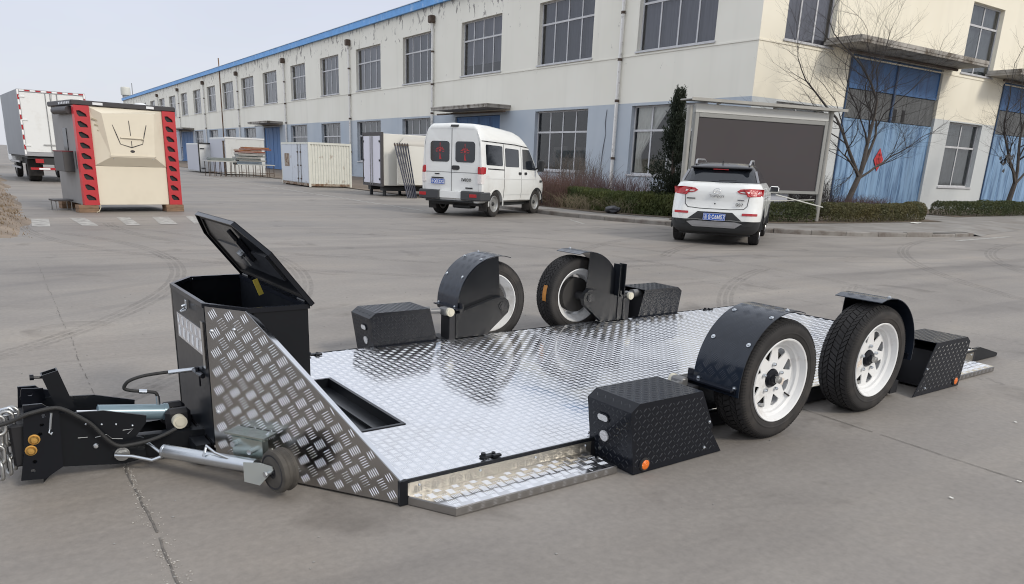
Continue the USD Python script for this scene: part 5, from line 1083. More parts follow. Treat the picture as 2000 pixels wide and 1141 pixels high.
for x0, x1, dx in ((.0,.33,0),(W_-.30,W_+.01,0)):
    hol = []
    for k in range(9):
        z = 2.25-.236*k; s = 1 if x0 < 1 else 1
        hol.append(Polygon([(x0+.05,z+.05),(x0+.12,z+.06),(x1-.08,z-.015),(x1-.06,z-.075),(x0+.10,z-.075),(x0+.06,z-.02)]))
    b = Polygon([(x0,.175),(x1,.175),(x1,2.42),(x0,2.42)]).difference(unary_union(hol))
    obj('corner_band', MB().prism(b, .045, SIDE, (0,-.005,0)).box((x0 if x0 < 1 else x1-.03,-.004,.18), (x0+.03 if x0 < 1 else x1,.12,2.42)), M_redb, cp)
    obj('band_backing', MB().box((x0+.032,-.003,.19), (x1-.005,.044,2.41)), M_blki, cp)
    if x0 > 1: obj('band_backing', MB().box((x1-.028,.12,.18), (x1-.004,.3,2.4)), M_podg, cp)
obj('roof', MB().box((-.04,-.03,2.42), (W_+.04,D_+.05,2.535), ch=.02), M_drk, cp)
obj('side_extrusion', MB().box((.005,.04,.18), (.03,.12,2.42)), M_alud, cp)
obj('awning', MB().cyl((-.05,.15,2.31), (-.05,D_-.55,2.31), .08, 16).box((-.06,.2,2.24), (.03,D_-.6,2.40), ch=.02), M_drk, cp)
obj('side_window', MB().box((.012,.82,1.36), (.029,1.12,1.92), ch=.004), M_cglass, cp)
obj('side_locker', MB().box((-.20,.50,.92), (.03,1.30,1.38), ch=.01), mat('dark_locker', (.06,.058,.058), .5), cp); obj('locker_edge', MB().box((-.205,.495,1.375), (.03,1.305,1.40)), mat('dull_red_edge', (.16,.03,.035), .5), cp)
obj('side_line', MB().box((.022,.3,1.0), (.0295,.34,1.4)), M_drk, cp)
for k in range(7): obj('roof_letter', MB().box((-.043,.10+.13*k,2.45), (-.0405,.18+.13*k,2.50)), mat('pale_print', (.66,.67,.68), .4), cp)
for x, w in ((.42,.22),(1.62,.18)):
    obj('roof_mark', MB().box((x,-.0335,2.45), (x+w,-.0305,2.505)), mat('pale_print', (.66,.67,.68), .4), cp)
obj('roof_vent', MB().lathe([(0,.06),(.10,.05),(.16,0)], 20, None, (1.62,.35,2.535), closed=False), mat('pale_print', (.66,.67,.68), .4), cp)
obj('electric_cord', MB().tube([(.36,.02,.22),(.34,-.05,.12),(.28,-.10,.03),(.22,-.12,.012)], .010, 6), mat('pale_cord', (.5,.45,.33), .6), cp, smooth=True)
M_wood = mat('timber_block_wood', (.20,.125,.075), .85, var=.35, scale=6, stretch=(1,4,6))
def inpod(x, y): return (1.782+math.cos(CA)*x-math.sin(CA)*y, 21.079+math.sin(CA)*x+math.cos(CA)*y)
for k, (x, y, lb) in enumerate(((.08,.10,'timber block under the left red band of the camper pod'),(2.10,.10,'timber block under the right red band of the camper pod'),(.10,1.6,'timber block under the rear left corner of the camper pod'))):
    b = thing('timber_block', lb, 'wooden block', (*inpod(x, y), 0), CA)
    for z in (0, .088): obj('beam', MB().box((-.22,-.15,z), (.22,.15,z+.085), ch=.006), M_wood, b)
fs = thing('folding_step', 'small dark folding step on thin legs beside the camper pod', 'step', (*inpod(-.24,.95), 0), CA)
obj('tread', MB().box((-.22,-.25,.22), (.2,.25,.26), ch=.006), M_drk, fs)
for x in (-.18,.16):
    for y in (-.2,.2): obj('leg', MB().cyl((x,y,0), (x,y,.22), .012, 6), M_steel, fs)

# ---- box truck
tk2 = thing('box_truck', 'silver sided box truck with white rear doors and reflective tape', 'truck', (1.314,38.541,0), .076)
M_trs = mat('silver_box_side', (.15,.16,.175), .42, .35, var=.12, scale=.8)
M_trw = mat('white_truck_door', (.70,.71,.70), .45, dirt=(.58,.57,.54), dscale=1)
BW, BL = 2.49, 6.03
obj('box', MB().box((0,.06,1.06), (BW,BL,3.66), ch=.02), M_trs, tk2)
for x0, x1 in ((.09,1.225),(1.235,BW-.09)): obj('rear_door', MB().box((x0,.015,1.22), (x1,.058,3.55), ch=.006), M_trw, tk2)
fr = MB().box((0,0,1.06), (.085,.06,3.66)).box((BW-.085,0,1.06), (BW,.06,3.66)).box((.085,0,3.56), (BW-.085,.06,3.66)).box((.085,0,1.06), (BW-.085,.06,1.21))
obj('door_frame', fr, M_silver, tk2)
for k in range(13):
    z = 1.12+.195*k
    for x in (.012, BW-.073): obj('reflective_tape', MB().box((x,-.004,z), (x+.06,-.001,z+.18)), M_red if k % 2 else M_pl_w, tk2)
for k in range(12): obj('reflective_tape', MB().box((.1+.195*k,-.004,3.585), (.1+.195*k+.17,-.001,3.64)), M_red if k % 2 else M_pl_w, tk2)
for x in (1.0, 1.18, 1.42): obj('lock_rod', MB().cyl((x,.0,1.2), (x,.0,3.56), .018, 8), M_steel, tk2)
for x0 in (.05, BW-.25):
    for z in (1.45,2.45,3.35): obj('door_hinge', MB().box((x0,-.012,z), (x0+.22,.012,z+.05), ch=.004), M_trw, tk2)
obj('door_handle', MB().box((.72,-.03,1.5), (1.16,-.01,1.54)), M_steel, tk2)
obj('chassis', MB().box((.55,.1,.72), (1.95,BL+1.6,1.0)).box((.1,.2,.98), (BW-.1,BL,1.06)), M_plast, tk2)
for sg, x in ((-1,.40),(1,BW-.40)):
    for y in (1.35, 6.55): 
        g = part('wheel', tk2); ww = .5 if y < 2 else .26
        obj('tyre', MB().lathe([(.26,-ww/2),(.40,-ww/2),(.45,-ww*.42),(.46,0),(.45,ww*.42),(.40,ww/2),(.26,ww/2)], 36, ry(math.pi/2), (x,y,.46)), M_rub, g, smooth=40)
        obj('rim', MB().cyl((x-ww*.4,y,.46), (x+ww*.4,y,.46), .265, 28), M_steelw, g)
    obj('mud_flap', MB().box((x-.28,.70,.25), (x+.28,.72,.9)), M_rub, tk2)
    obj('rear_lamp', MB().box((x-.22 if sg > 0 else x-.05,-.0,.78), (x+.05 if sg > 0 else x+.25,.05,.95), ch=.01), M_red, tk2)
obj('under_bar', MB().box((.15,.05,.50), (BW-.15,.12,.60), ch=.01), M_red, tk2); obj('under_bar_tape', MB().box((.45,.044,.515), (.85,.048,.585)).box((1.2,.044,.515), (1.6,.048,.585)), M_pl_w, tk2)
obj('side_guard', MB().box((-.0,2.2,.50), (.04,5.4,.58)).box((-.0,2.2,.75), (.04,5.4,.83)), M_silver, tk2)
obj('cab', MB().box((.15,BL+.15,.65), (BW-.15,BL+1.9,2.55), ch=.12), M_trw, tk2); obj('cab_window', MB().box((.145,BL+.7,1.65), (.155,BL+1.6,2.3)), M_cglass, tk2)
# ---- white truck farther back
ft = thing('distant_truck', 'white truck seen past the left side of the silver box truck', 'truck', (-1.75,62,0), 0.02)
obj('box', MB().box((0,.05,1.0), (2.3,6,2.35), ch=.02), M_trw, ft); obj('upper_box', MB().box((0,.3,2.36), (2.3,6,3.1), ch=.03), mat('pale_blue_tarpaulin', (.42,.5,.55), .7), ft)
for z in (1.25,1.6,1.95): obj('rail', MB().box((-.02,.0,z), (2.32,.05,z+.06)), M_silver, ft)
obj('chassis', MB().box((.3,.1,.55), (2.0,7.5,.99)), M_plast, ft)
for x in (.25,2.05): obj('wheel', MB().lathe([(.22,-.14),(.40,-.14),(.45,-.1),(.45,.1),(.40,.14),(.22,.14)], 30, ry(math.pi/2), (x,1.2,.45)), M_rub, ft, smooth=40)
obj('rear_lamp', MB().box((1.85,.0,.7), (2.2,.04,.9)), M_red, ft)
# ---------------------------------------------------------------- containers, racks, board
M_cont = mat('chalky_white_container', (.60,.60,.54), .65, dirt=(.24,.15,.085), dscale=1.8, dlo=.60, dhi=.74, var=.06)
M_contr = mat('rusty_container_rail', (.33,.28,.22), .75, dirt=(.14,.075,.04), dscale=5, dlo=.42, dhi=.58)
co = thing('shipping_container', 'chalky white container with corrugated side and rusty bottom rail', 'container', (13.27,38.29,0))
CW, CL, CH = 2.24, 4.35, 2.16
def corr(n, w, h, d):
    pts = []
    for k in range(n):
        a = w*k/n; s = w/n; pts += [(a,0),(a+s*.28,0),(a+s*.42,d),(a+s*.78,d),(a+s*.92,0)]
    return pts+[(w,0)]
p = corr(15, CW-.16, CH, .035); V = [(.08+x, .02+y, z) for x, y in p for z in (.16, CH-.08)]
obj('corrugated_side', MB().add(V, [[2*k,2*k+2,2*k+3,2*k+1] for k in range(len(p)-1)]), M_cont, co)
obj('body', MB().box((.03,.062,.15), (CW-.02,CL-.02,CH-.03)), M_cont, co)
obj('roof', MB().box((.0,.0,CH-.028), (CW,CL,CH)), M_cont, co)
for x in (0, CW-.09):
    for y in (0, CL-.09): obj('corner_post', MB().box((x,y,.02), (x+.09,y+.09,CH-.03)), M_cont, co)
obj('bottom_rail', MB().box((.09,.0,.06), (CW-.09,.05,.17)).box((.0,.09,.06), (.05,CL-.09,.17)), M_contr, co)
obj('top_rail', MB().box((.09,.0,CH-.10), (CW-.09,.05,CH-.03)).box((.0,.09,CH-.10), (.05,CL-.09,CH-.03)), M_cont, co)
obj('skid', MB().box((.1,.2,.0), (CW-.1,.35,.06)).box((.1,CL-.4,.0), (CW-.1,CL-.2,.06)), M_contr, co)
for y0, y1 in ((.12,1.40),(1.42,2.6),(2.62,CL-.1)): obj('end_door', MB().box((.0,y0,.2), (.03,y1,CH-.11), ch=.006), mat('bluish_white_door', (.53,.56,.60), .6, dirt=(.25,.16,.09), dscale=3, dlo=.6, dhi=.72), co)
for y in (1.15,1.62): 
    obj('lock_rod', MB().cyl((-.02,y,.15), (-.02,y,CH-.08), .018, 8), M_steel, co)
    for z in (.35,1.0,1.65): obj('rod_clamp', MB().box((-.05,y-.05,z), (.0,y+.05,z+.06)), M_rust, co)
obj('rust_plate', MB().box((-.006,3.0,.95), (.0,3.8,1.6)), M_contr, co)
# white box body with poles leaning on it
bb = thing('truck_box', 'white truck box body with two doors standing on legs', 'cargo box', (13.5,30.1,0))
BX, BY = 3.6, 1.95
obj('body', MB().box((.04,.04,.44), (BX,BY,2.50), ch=.01), mat('cream_white_panel', (.66,.65,.60), .5), bb)
obj('frame', MB().box((0,0,.40), (.10,.10,2.55)).box((0,BY-.10,.40), (.10,BY,2.55)).box((0,.10,2.42), (.06,BY-.1,2.55)).box((0,.10,.40), (.06,BY-.1,.50)), mat('dark_box_frame', (.05,.045,.045), .6), bb)
for y0, y1 in ((.13,.94),(1.0,BY-.13)): obj('door', MB().box((-.01,y0,.52), (.035,y1,2.40), ch=.006), mat('lilac_white_door', (.60,.59,.64), .45), bb)
for y in (.86,1.08): obj('lock_rod', MB().cyl((-.03,y,.45), (-.03,y,2.42), .016, 8), M_steel, bb)
for y in (.13,BY-.19):
    for z in (.65,1.4,2.15): obj('hinge', MB().box((-.03,y,z), (.0,y+.08,z+.08)), M_plast, bb)
q = np.linspace(0, math.pi/2, 14); V = []
for t in q: V += [(.9, -.55*math.cos(t)*.0-.02-.50*math.sin(t)*0, 0)]
V = []; n = 14
for k in range(n):                                    # curved fairing along the top of the side
    t = k/(n-1); y = -.02-.42*(1-(1-t)**2); z = 2.42-.36*t**1.6
    V += [(.55+.5*(1-t), y, z), (BX, y, z)]
obj('side_fairing', MB().add(V, [[2*k,2*k+1,2*k+3,2*k+2] for k in range(n-1)]), mat('beige_fairing', (.45,.43,.39), .5), bb)
obj('lower_side', MB().box((.5,-.44,.50), (BX,-.40,2.06), ch=.01), mat('cream_white_panel', (.66,.65,.60), .5), bb)
obj('chassis', MB().box((.15,.2,.22), (BX,.5,.40)).box((.15,BY-.5,.22), (BX,BY-.2,.40)), M_plast, bb)
for x in (.25, 1.6, 3.2):
    for y in (.3,BY-.3): obj('leg', MB().cyl((x,y,0), (x,y,.24), .07, 10), M_plast, bb)
M_pole = mat('dark_blue_tube', (.030,.033,.05), .45, .3)
ords = ('first', 'second', 'third', 'fourth', 'fifth', 'sixth')
for k in range(6):
    x = 13.86+.115*k; p = thing('steel_tube', '%s from the left of the dark tubes leaning on the white box body' % ords[k], 'tube', (x,29.25+.02*k,0), group='dark tubes leaning on the white box body')
    obj('tube', MB().cyl((.22-.03*k,-.42,.01), (.0,.36-.02*k,2.14), .030, 8), M_pole, p)
    obj('collar', MB().cyl((.012,.322-.02*k,2.03), (.003,.352-.02*k,2.11), .037, 8), M_rust, p)
# far boxes along the facade
M_farw = mat('dull_white_box', (.56,.57,.56), .6, dirt=(.36,.34,.31), dscale=1.5)
b1 = thing('cargo_box', 'plain grey white cargo box left of the board stack', 'cargo box', (13.05,61.6,0))
obj('body', MB().box((0,0,.08), (2.0,4.2,2.1), ch=.02), M_farw, b1); obj('end_panel', MB().box((-.02,.1,.15), (-.002,4.1,2.0)), mat('lilac_grey_panel', (.40,.41,.45), .5), b1); obj('edge_frame', MB().box((-.03,-.03,.05), (.05,.05,2.14)).box((.05,-.03,2.04), (2.0,.04,2.14)), M_plast, b1)
for z in (.3,1.7): obj('latch', MB().box((.1,-.06,z), (.4,-.001,z+.06)), M_plast, b1)
b2 = thing('cargo_box', 'large white cargo box behind the stack of boards', 'cargo box', (13.9,57.2,0))
obj('body', MB().box((0,0,.06), (2.7,4.5,2.53), ch=.03), M_farw, b2); obj('end_panel', MB().box((-.02,.1,.15), (-.002,4.4,2.4)), mat('lilac_grey_panel', (.40,.41,.45), .5), b2); obj('cap_rail', MB().box((-.03,-.03,2.46), (2.72,.03,2.56)), mat('pale_print', (.66,.67,.68), .4), b2)
def trestle(nm, x0, x1, y0, y1, h, lb):
    g = thing(nm, lb, 'rack', (x0,y0,0)); w, d = x1-x0, y1-y0
    obj('top', MB().box((0,0,h-.06), (w,d,h)), mat('pale_rack_top', (.38,.38,.36), .6), g); obj('rail', MB().box((.05,.05,.25), (w-.05,.09,.29)), M_rust, g)
    for k in range(6):
        for y in (.05, d-.05): obj('leg', MB().cyl((.08+(w-.16)*k/5,y,0), (.08+(w-.16)*k/5,y,h-.06), .022, 6), M_rust, g)
    return g
trestle('rack', 11.75, 13.6, 53.2, 54.4, .98, 'rusty legged rack left of the board stack')
trestle('rack', 13.65, 16.1, 53.2, 54.4, .82, 'rusty legged rack under the board stack')
st = thing('board_stack', 'stack of brown and grey boards lying on the right hand rack', 'boards', (13.7,53.3,.82)); Rs = random.Random(4)
bc = [mat('board_%s' % n, c, .8, var=.2) for n, c in (('blue_grey', (.12,.15,.18)), ('grey', (.25,.245,.23)), ('green_grey', (.18,.20,.19)), ('pale', (.35,.31,.28)), ('brown', (.26,.11,.05)), ('red_brown', (.20,.07,.045)))]
z = 0.0
for k, c in enumerate([0,0,1,2,1,2,1,3,5,4,5,4]):
    h = .092; x0 = Rs.uniform(-.15,.1)+(.4 if k > 9 else 0); obj('board', MB().box((x0,Rs.uniform(-.1,.05),z), (x0+Rs.uniform(1.5,1.85),1.0,z+h-.012)), bc[c], st); z += h
st2 = thing('board_stack', 'low pile of dark green boards on the left hand rack', 'boards', (11.9,53.3,.98)); z = 0
for k in range(3): obj('board', MB().box((Rs.uniform(0,.1),0,z), (1.6,1.0,z+.055)), bc[2], st2); z += .065
pl_ = thing('gate_post', 'thin dark post between the two white cargo boxes', 'post', (13.4,55.6,0)); obj('post', MB().cyl((0,0,0), (0,0,2.2), .06, 8), M_rust, pl_); obj('cap', MB().cyl((0,0,2.2), (0,0,2.27), .08, 8), M_rust, pl_)

# notice board
NB = -math.radians(12.8)
nb = thing('notice_board', 'large dark notice board in a steel frame with a flat canopy', 'notice board', (21.81,15.21,0), NB)
M_post = mat('grey_post_steel', (.33,.32,.29), .42, .5, var=.15, scale=2)
M_alf = mat('pale_board_frame', (.28,.28,.265), .4, .5)
obj('post', MB().cyl((0,0,.11), (-.02,0,3.42), .085, 20), M_post, nb, smooth=40); obj('post', MB().cyl((-5.08,0,.11), (-5.10,0,3.30), .085, 20), M_post, nb, smooth=40)
for x in (0,-5.08): obj('foot_plate', MB().cyl((x,0,KH-.01), (x,0,KH+.015), .30, 20), M_rust, nb)
obj('board_face', MB().box((-4.80,-.03,1.04), (-.24,.03,3.0)), mat('dark_board_face', (.036,.029,.031), .5, var=.08, scale=.6), nb)
for x0, x1, z0, z1 in ((-4.93,-4.80,.95,3.12),(-.24,-.11,.95,3.12),(-4.80,-.24,3.0,3.12),(-4.80,-.24,.95,1.04)): obj('frame_bar', MB().box((x0,-.06,z0), (x1,.06,z1), ch=.008), M_alf, nb)
obj('header', MB().box((-4.93,-.05,3.125), (-.12,.05,3.36), ch=.008), mat('pale_header_panel', (.60,.60,.57), .5), nb)
obj('canopy', MB().box((-5.26,-.30,3.43), (.33,.30,3.47), ch=.01).box((-5.26,-.32,3.41), (.33,-.302,3.49)), M_post, nb)
for x in (-4.2,-2.2,-.6): obj('canopy_strut', MB().bar((x,-.28,3.42), (x,.0,3.38), .05, .04), M_post, nb)
obj('lower_panel', MB().box((-4.7,.05,.30), (-1.2,.08,.94)), mat('lilac_grey_panel', (.40,.41,.45), .5), nb)
obj('brace', MB().cyl((-1.9,-.02,.72), (-.2,-.02,.78), .018, 6), M_alf, nb)
def rod(nm, a, b, lb, cat='stick'):
    g = thing(nm, lb, cat, a); obj('rod', MB().cyl((0,0,0), np.array(b)-np.array(a), .018, 8), mat('white_painted_stick', (.52,.52,.48), .5), g)
rod('white_stick', (19.4,15.0,.93), (21.55,14.85,.58), 'white stick propped across the hedge by the right board post')
# hedges
def hedge(nm, lb, path, w, h, n, cols, seed, spiky=0.0, group=None):
    Rn = np.random.default_rng(seed); path = np.array(path, float); g = thing(nm, lb, 'hedge', (path[0][0],path[0][1],KH)); o = np.array([path[0][0],path[0][1],0])
    sg = np.linalg.norm(np.diff(path, axis=0), axis=1); cu2 = np.concatenate([[0], np.cumsum(sg)]); Lh = cu2[-1]
    s = Rn.uniform(0, Lh, n); c = np.stack([np.interp(s, cu2, path[:,0]), np.interp(s, cu2, path[:,1])], 1)
    tdir = np.stack([np.interp(s, cu2[:-1]+sg/2, np.diff(path[:,0])/sg), np.interp(s, cu2[:-1]+sg/2, np.diff(path[:,1])/sg)], 1); tdir /= np.linalg.norm(tdir, axis=1, keepdims=True); nr = np.stack([-tdir[:,1], tdir[:,0]], 1)
    # points crowd towards the skin of a rounded box
    a = Rn.uniform(0, math.pi, n); rad = 1-np.abs(Rn.normal(0, .16, n)); k = 3.0
    ex_, ez_ = np.sign(np.cos(a))*np.abs(np.cos(a))**(2/k), np.abs(np.sin(a))**(2/k)
    pn = np.stack([s, ex_*w*2, ez_*h*2], 1); lump = meshkit.fbm(pn*np.array([1.1,.8,.8])+seed, 4, seed)
    rad = rad*(.82+.36*lump); endf = np.minimum(1, np.minimum(s, Lh-s)/.25+.35)
    y = ex_*rad*w/2*np.sqrt(endf); z = np.clip(ez_*rad*h*endf**.3, .01, None)
    P = np.stack([c[:,0]+nr[:,0]*y-o[0], c[:,1]+nr[:,1]*y-o[1], z], 1)
    d = Rn.normal(0, 1, (n,3)); d[:,2] = np.abs(d[:,2])*(1+2*spiky)+.3; d /= np.linalg.norm(d, axis=1, keepdims=True)
    e = Rn.normal(0, 1, (n,3)); e -= (e*d).sum(1, keepdims=True)*d; e /= np.linalg.norm(e, axis=1, keepdims=True)
    L = Rn.uniform(.035, .075, n)*(1+1.6*spiky); wd = L*(.30-.16*spiky)
    V = np.stack([P-d*L[:,None]*.5, P+e*wd[:,None], P+d*L[:,None]*.5, P-e*wd[:,None]], 1).reshape(-1,3); F = np.arange(4*n).reshape(-1,4)
    obj('foliage', MB().add(V, F), cols, g)
    m = MB(); R_ = random.Random(seed)
    for q in range(int(Lh*5)):
        t = R_.uniform(.05, Lh-.05); b = np.array([np.interp(t, cu2, path[:,0]), np.interp(t, cu2, path[:,1]), 0])-o+np.array([R_.uniform(-w/4,w/4), R_.uniform(-w/4,w/4), 0])
        m.tube([b, b+np.array([R_.uniform(-.1,.1), R_.uniform(-.1,.1), h*.45]), b+np.array([R_.uniform(-.2,.2), R_.uniform(-.2,.2), h*.9])], [.010,.007,.003], 4)
    obj('stems', m, mat('hedge_stem', (.09,.065,.045), .9), g, kind='stuff')
def leafmat(nm, c, v=.45, tr_=.25):
    if nm in _mats: return _mats[nm]
    lo, hi = tuple(x*(1-v) for x in c), tuple(x*(1+v) for x in c)
    _mats[nm] = usdkit.material(stage, '/World/Looks/'+nm, {'g': ('geometry', {}), 'n': ('noise_texture', {'scale': 1.4, 'detail': 3.0}), 'r': ('rgb_ramp', {'ramp': [(0, lo), (.8, c), (1, (hi[0]*1.25, hi[1]*1.05, hi[2]))]}), 'r2': ('rgb_ramp', {'ramp': [(.3, (.75,.8,.8)), (.7, (1.25,1.08,.95))]}), 'm': ('mix_color', {'blend_type': 'multiply', 'fac': 1.0}),
        'd': ('principled_bsdf', {'roughness': .6, 'specular_ior_level': .3}), 't': ('translucent_bsdf', {}), 'x': ('mix_closure', {'fac': tr_})},
        [('g.random_per_island', 'r.fac'), ('g.position', 'n.vector'), ('n.fac', 'r2.fac'), ('r.color', 'm.a'), ('r2.color', 'm.b'), ('m.result', 'd.base_color'), ('m.result', 't.color'), ('d.BSDF', 'x.closure1'), ('t.BSDF', 'x.closure2'), ], surface='x.closure')
    return _mats[nm]
M_hg = leafmat('hedge_green', (.115,.145,.062)); M_hg2 = leafmat('olive_hedge', (.185,.182,.085)); M_hg3 = leafmat('grassy_green', (.155,.195,.07))
hedge('clipped_hedge', 'clipped dark green hedge left of the right board post behind the car', [(17.6,16.9),(18.6,15.9),(20.0,15.45),(21.6,15.30)], .75, .60, 14000, M_hg, 11)
hedge('clipped_hedge', 'clipped olive hedge with a rounded end right of the board post', [(22.0,15.30),(24.5,15.15),(27.0,15.2),(28.1,15.5),(28.45,16.2)], .80, .60, 20000, M_hg2, 12)
hedge('clipped_hedge', 'clipped dark hedge at the right edge of the verge', [(33.3,17.5),(36,17.1),(39,17.1),(43,17.4)], .9, .62, 20000, M_hg, 13)
hedge('grassy_hedge', 'loose grassy green hedge between the red shrub and the car', [(17.3,23.4),(17.3,22.0),(17.3,20.2),(17.6,18.6),(18.2,17.4)], .95, .66, 24000, M_hg3, 14, spiky=.9)
def shrub(nm, lb, cx, cy, sx, sy, h, n, m, seed, base=KH, fork=3, r=.0065):
    R_ = random.Random(seed); g = thing(nm, lb, 'shrub', (cx,cy,base)); mb = MB()
    for q in range(n):
        x, y = R_.uniform(-sx, sx), R_.uniform(-sy, sy); hh = h*R_.uniform(.6, 1.15); lx, ly = R_.gauss(0, .22), R_.gauss(0, .22)
        p = [np.array([x,y,0]), np.array([x+lx*.4,y+ly*.4,hh*.45]), np.array([x+lx,y+ly,hh*.8]), np.array([x+lx*1.7,y+ly*1.7,hh])]
        mb.tube(p, [r,r*.8,r*.55,r*.3], 3)
        for f in range(fork):
            t = R_.uniform(.35, .9); b = p[0]*(1-t)+p[2]*t; e = b+np.array([R_.gauss(0,.13), R_.gauss(0,.13), R_.uniform(.12,.34)*h]); mb.tube([b, (b+e)/2+np.array([R_.gauss(0,.02),0,0]), e], [r*.55,r*.45,r*.25], 3)
    obj('twigs', mb, m, g)
M_redtw = mat('red_brown_twig', (.21,.115,.09), .85, island=.5); M_tw = mat('grey_brown_twig', (.19,.155,.13), .9, island=.45); M_straw = mat('straw_stem', (.33,.27,.17), .9, island=.4)
shrub('red_shrub', 'dense leafless red brown shrub beside the van', 17.0, 23.6, .7, 1.9, 1.10, 750, M_redtw, 21, fork=4)
shrub('red_shrub', 'purple brown bare shrub behind the grassy hedge', 18.7, 21.6, .7, 2.0, 1.15, 420, mat('purple_brown_twig', (.17,.10,.095), .85, island=.5), 22, fork=4)
shrub('bare_shrub', 'thin grey bare shrub in front of the white downpipe', 20.2, 25.4, .9, .9, 1.9, 110, M_tw, 23, fork=6, r=.008)
shrub('straw_tuft', 'pale straw stalks at the front foot of the red shrub', 16.55, 21.3, .25, 1.3, .5, 180, M_straw, 24, fork=1, r=.004)
shrub('straw_tuft', 'pale straw stalks along the front of the grassy hedge', 17.0, 19.9, .15, 1.2, .45, 140, M_straw, 25, fork=1, r=.004)
shrub('bare_shrub', 'low bare purple twigs in front of the tall blue door', 27.2, 17.3, 1.6, .5, .72, 420, mat('purple_brown_twig', (.11,.06,.058), .85), 26, fork=4)
shrub('bare_shrub', 'dark bare shrub just right of the board post', 24.0, 17.2, .9, .7, 1.35, 260, mat('dark_twig', (.055,.047,.044), .9, island=.4), 27, fork=5)
shrub('bare_shrub', 'dark bare shrub beneath the notice board', 21.0, 16.9, .8, .5, 1.05, 220, mat('dark_twig', (.055,.047,.044), .9), 28, fork=5)
# cypress
def cypress(cx, cy, h, lb, seed):
    Rn = np.random.default_rng(seed); g = thing('cypress', lb, 'conifer', (cx,cy,KH)); n = 26000
    obj('trunk', MB().tube([(0,0,0),(.05,.02,1.0),(-.03,0,2.2),(.03,0,h*.9)], [.09,.07,.05,.015], 8), mat('cypress_bark', (.07,.05,.04), .9), g, smooth=True)
    t = Rn.uniform(0, 1, n)**1.15; nt = 130; tufts_t = Rn.uniform(.02, .98, nt); tufts_a = Rn.uniform(0, 2*math.pi, nt); k = Rn.integers(0, nt, n)
    z = tufts_t[k]*h*.86; ang = tufts_a[k]+Rn.normal(0, .22, n); env = np.interp(tufts_t, [0,.06,.25,.45,.6,.8,1], [.40,.74,.80,.54,.40,.28,.10])*Rn.uniform(.75,1.2,nt); q = Rn.uniform(0, 1, n)
    rr = env[k]*q**.8; lean = .35+.5*q; zz = z+q*lean*.55+Rn.normal(0,.04,n); wob = meshkit.fbm(np.stack([ang*2, zz*2, 0*zz], 1), 3, 5)
    P = np.stack([np.cos(ang)*rr*(.7+.6*wob), np.sin(ang)*rr*(.7+.6*wob), np.clip(zz, .02, h)], 1); P += Rn.normal(0, .025, (n,3))
    d = np.stack([np.cos(ang)*.5, np.sin(ang)*.5, np.full(n, 1.0)], 1)+Rn.normal(0, .35, (n,3)); d /= np.linalg.norm(d, axis=1, keepdims=True); e = Rn.normal(0, 1, (n,3)); e -= (e*d).sum(1, keepdims=True)*d; e /= np.linalg.norm(e, axis=1, keepdims=True)
    L = Rn.uniform(.05, .12, n)[:,None]; V = np.stack([P-d*L*.5, P+e*L*.16, P+d*L*.5, P-e*L*.16], 1).reshape(-1,3)
    obj('foliage', MB().add(V, np.arange(4*n).reshape(-1,4)), leafmat('cypress_green', (.042,.058,.038), .4, .15), g)
cypress(18.55, 18.5, 4.1, 'dark upright cypress between the curtained window and the notice board', 31)
# bare trees
def bare_tree(cx, cy, lb, seed, h, lean, spread, forks):
    R_ = random.Random(seed); g = thing('bare_tree', lb, 'tree', (cx,cy,KH)); M_b = mat('dark_bark', (.062,.052,.045), .9, var=.3, scale=8); M_tg = mat('dark_twig', (.055,.047,.044), .9)
    tw = MB()
    def grow(mb, p, d, L, r, lvl):
        pts, rad = [p], [r]; n = 4 if lvl < 2 else 3
        for k in range(n):
            d = unit(d+np.array([R_.gauss(0,.13), R_.gauss(0,.13), R_.gauss(.03,.08)])); p = p+d*L/n; pts.append(p); rad.append(r*(1-.45*(k+1)/n))
        mb.tube(pts, rad, 7 if lvl < 2 else 4)
        if lvl >= 6 or L < .13: return
        for k in range(R_.choice([2,3,4,4]) if lvl else 0):
            t = R_.uniform(.35, 1.0); i = min(int(t*n), n-1); b = pts[i]+(pts[i+1]-pts[i])*(t*n-i); nd = unit(d+np.array([R_.gauss(0,.62), R_.gauss(0,.62), R_.gauss(.10,.42)])); grow(tw, b, nd, L*R_.uniform(.5,.78), rad[i+1]*R_.uniform(.45,.7), lvl+1)
        grow(tw, pts[-1], unit(d+np.array([R_.gauss(0,.3), R_.gauss(0,.3), .1])), L*.72, rad[-1], lvl+1)
    base = MB(); p0 = np.array([0,0,0.]); pts = [p0, p0+np.array([lean*.25,0,.7]), p0+np.array([lean*.7,0,1.5])]
    base.tube([pts[0]-np.array([0,0,.1])]+pts, [.16,.13,.115,.10], 10); obj('trunk', base, M_b, g, smooth=True)
    limbs = part('limb', g) if False else None
    for d, L, r in forks:
        mb = MB(); grow(mb, pts[-1]-np.array([0,0,.12]), unit(np.array(d)), L, r, 1); obj('limb', mb, M_b, g, smooth=True)
    obj('twigs', tw, M_tg, g)
bare_tree(26.9, 17.6, 'leafless tree leaning right in front of the tall blue door', 44, 8, .9, 3, [((-.55,.1,1.0),2.5,.075), ((.15,-.1,1.0),2.9,.085), ((.9,.1,.85),2.4,.07), ((-.9,-.2,.45),1.7,.05), ((1.0,-.2,.35),1.8,.05)])
bare_tree(39.9, 17.7, 'leafless tree at the right edge before the second blue door', 52, 7, .5, 3, [((-.6,.1,1.0),2.5,.075), ((.15,-.1,1.0),2.8,.08), ((.8,.1,.7),2.2,.06), ((-1.0,-.1,.5),1.9,.05)])
cl = thing('cloth_scrap', 'dark cloth scrap caught in the right hand bare tree', 'scrap', (38.6,17.5,2.55)); Rc = random.Random(2)
m = MB()
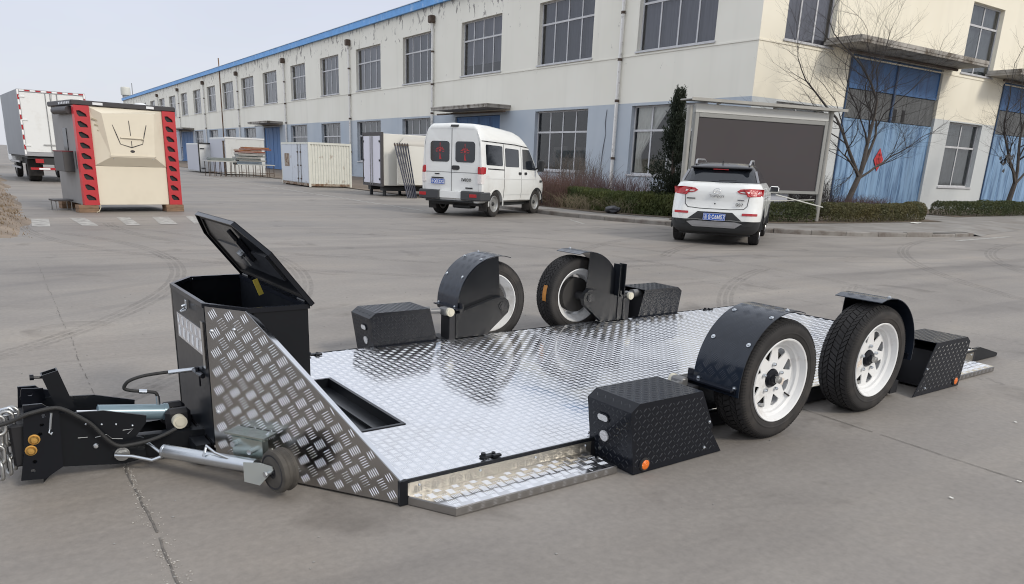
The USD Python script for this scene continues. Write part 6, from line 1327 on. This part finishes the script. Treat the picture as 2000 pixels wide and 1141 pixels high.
for k in range(14): a = np.array([Rc.gauss(0,.12), Rc.gauss(0,.1), Rc.gauss(0,.16)]); m.add([a, a+[.14,.03,.1], a+[.05,.02,.22], a+[-.1,.05,.08]], [[0,1,2],[0,2,3]])
obj('cloth', m, M_blki, cl)
# litter
bag = thing('rubbish_bag', 'dark rubbish bag slumped against the grassy hedge by the kerb', 'bag', (16.55,19.0,KH)); s = trimesh.creation.icosphere(3, .21); v = np.array(s.vertices); v *= (.62+.8*meshkit.fbm(v*8, 4, 2))[:,None]; v[:,2] = np.clip(v[:,2]*.6+.10, 0, None); v[:,1] *= 1.3
obj('bag', MB().add(v, s.faces), mat('dark_bag_plastic', (.03,.03,.035), .4), bag, smooth=True)
def scrap(nm, lb, x, y, z, s, m, seed):
    R_ = random.Random(seed); g = thing(nm, lb, 'litter', (x,y,z), R_.uniform(0,3)); gx, gy = np.meshgrid(np.linspace(-.5,.5,6), np.linspace(-.5,.5,5)); q = np.stack([gx*s*1.6, gy*s, .006+.10*s*meshkit.fbm(np.stack([gx*4, gy*4, 0*gx+seed], -1), 3, seed)], -1).reshape(-1,3); a = (np.arange(4)[:,None]*6+np.arange(5)[None]).ravel()
    obj('sheet', MB().add(q, np.stack([a, a+1, a+7, a+6], -1)), m, g)
M_pap = mat('white_litter_paper', (.66,.65,.60), .8)
scrap('foam_piece', 'white foam strip on the verge below the olive hedge', 26.0, 14.25, KH-.012, .30, M_pap, 1)
scrap('paper_scrap', 'white paper scrap under the right hand hedge, nearer its left end', 34.4, 16.2, KH-.04, .28, M_pap, 2)
scrap('paper_scrap', 'white paper scrap under the right hand hedge, farther right', 35.8, 16.0, KH-.04, .22, M_pap, 3)
for k, (x, y, s, lb) in enumerate(((4.30,1.55,.014,'tiny white paper flake right of the near wheels'),(3.75,1.62,.013,'tiny white flake on the concrete below the second wheel'),(2.72,.92,.012,'tiny white flake in the lower right foreground'),(5.4,2.05,.014,'small white flake beyond the slab joint at right'))):
    scrap('paper_flake', lb, x, y, .001, s, M_pap, 10+k)
leafs = thing('dead_leaf', 'small dark leaf on the concrete behind the toolbox', 'leaf', (2.05,7.15,.002)); obj('leaf', MB().add([(-.05,0,.003),(0,-.02,.012),(.06,0,.004),(0,.022,.010)], [[0,1,2,3]]), mat('dead_leaf_look', (.05,.04,.03), .8), leafs)
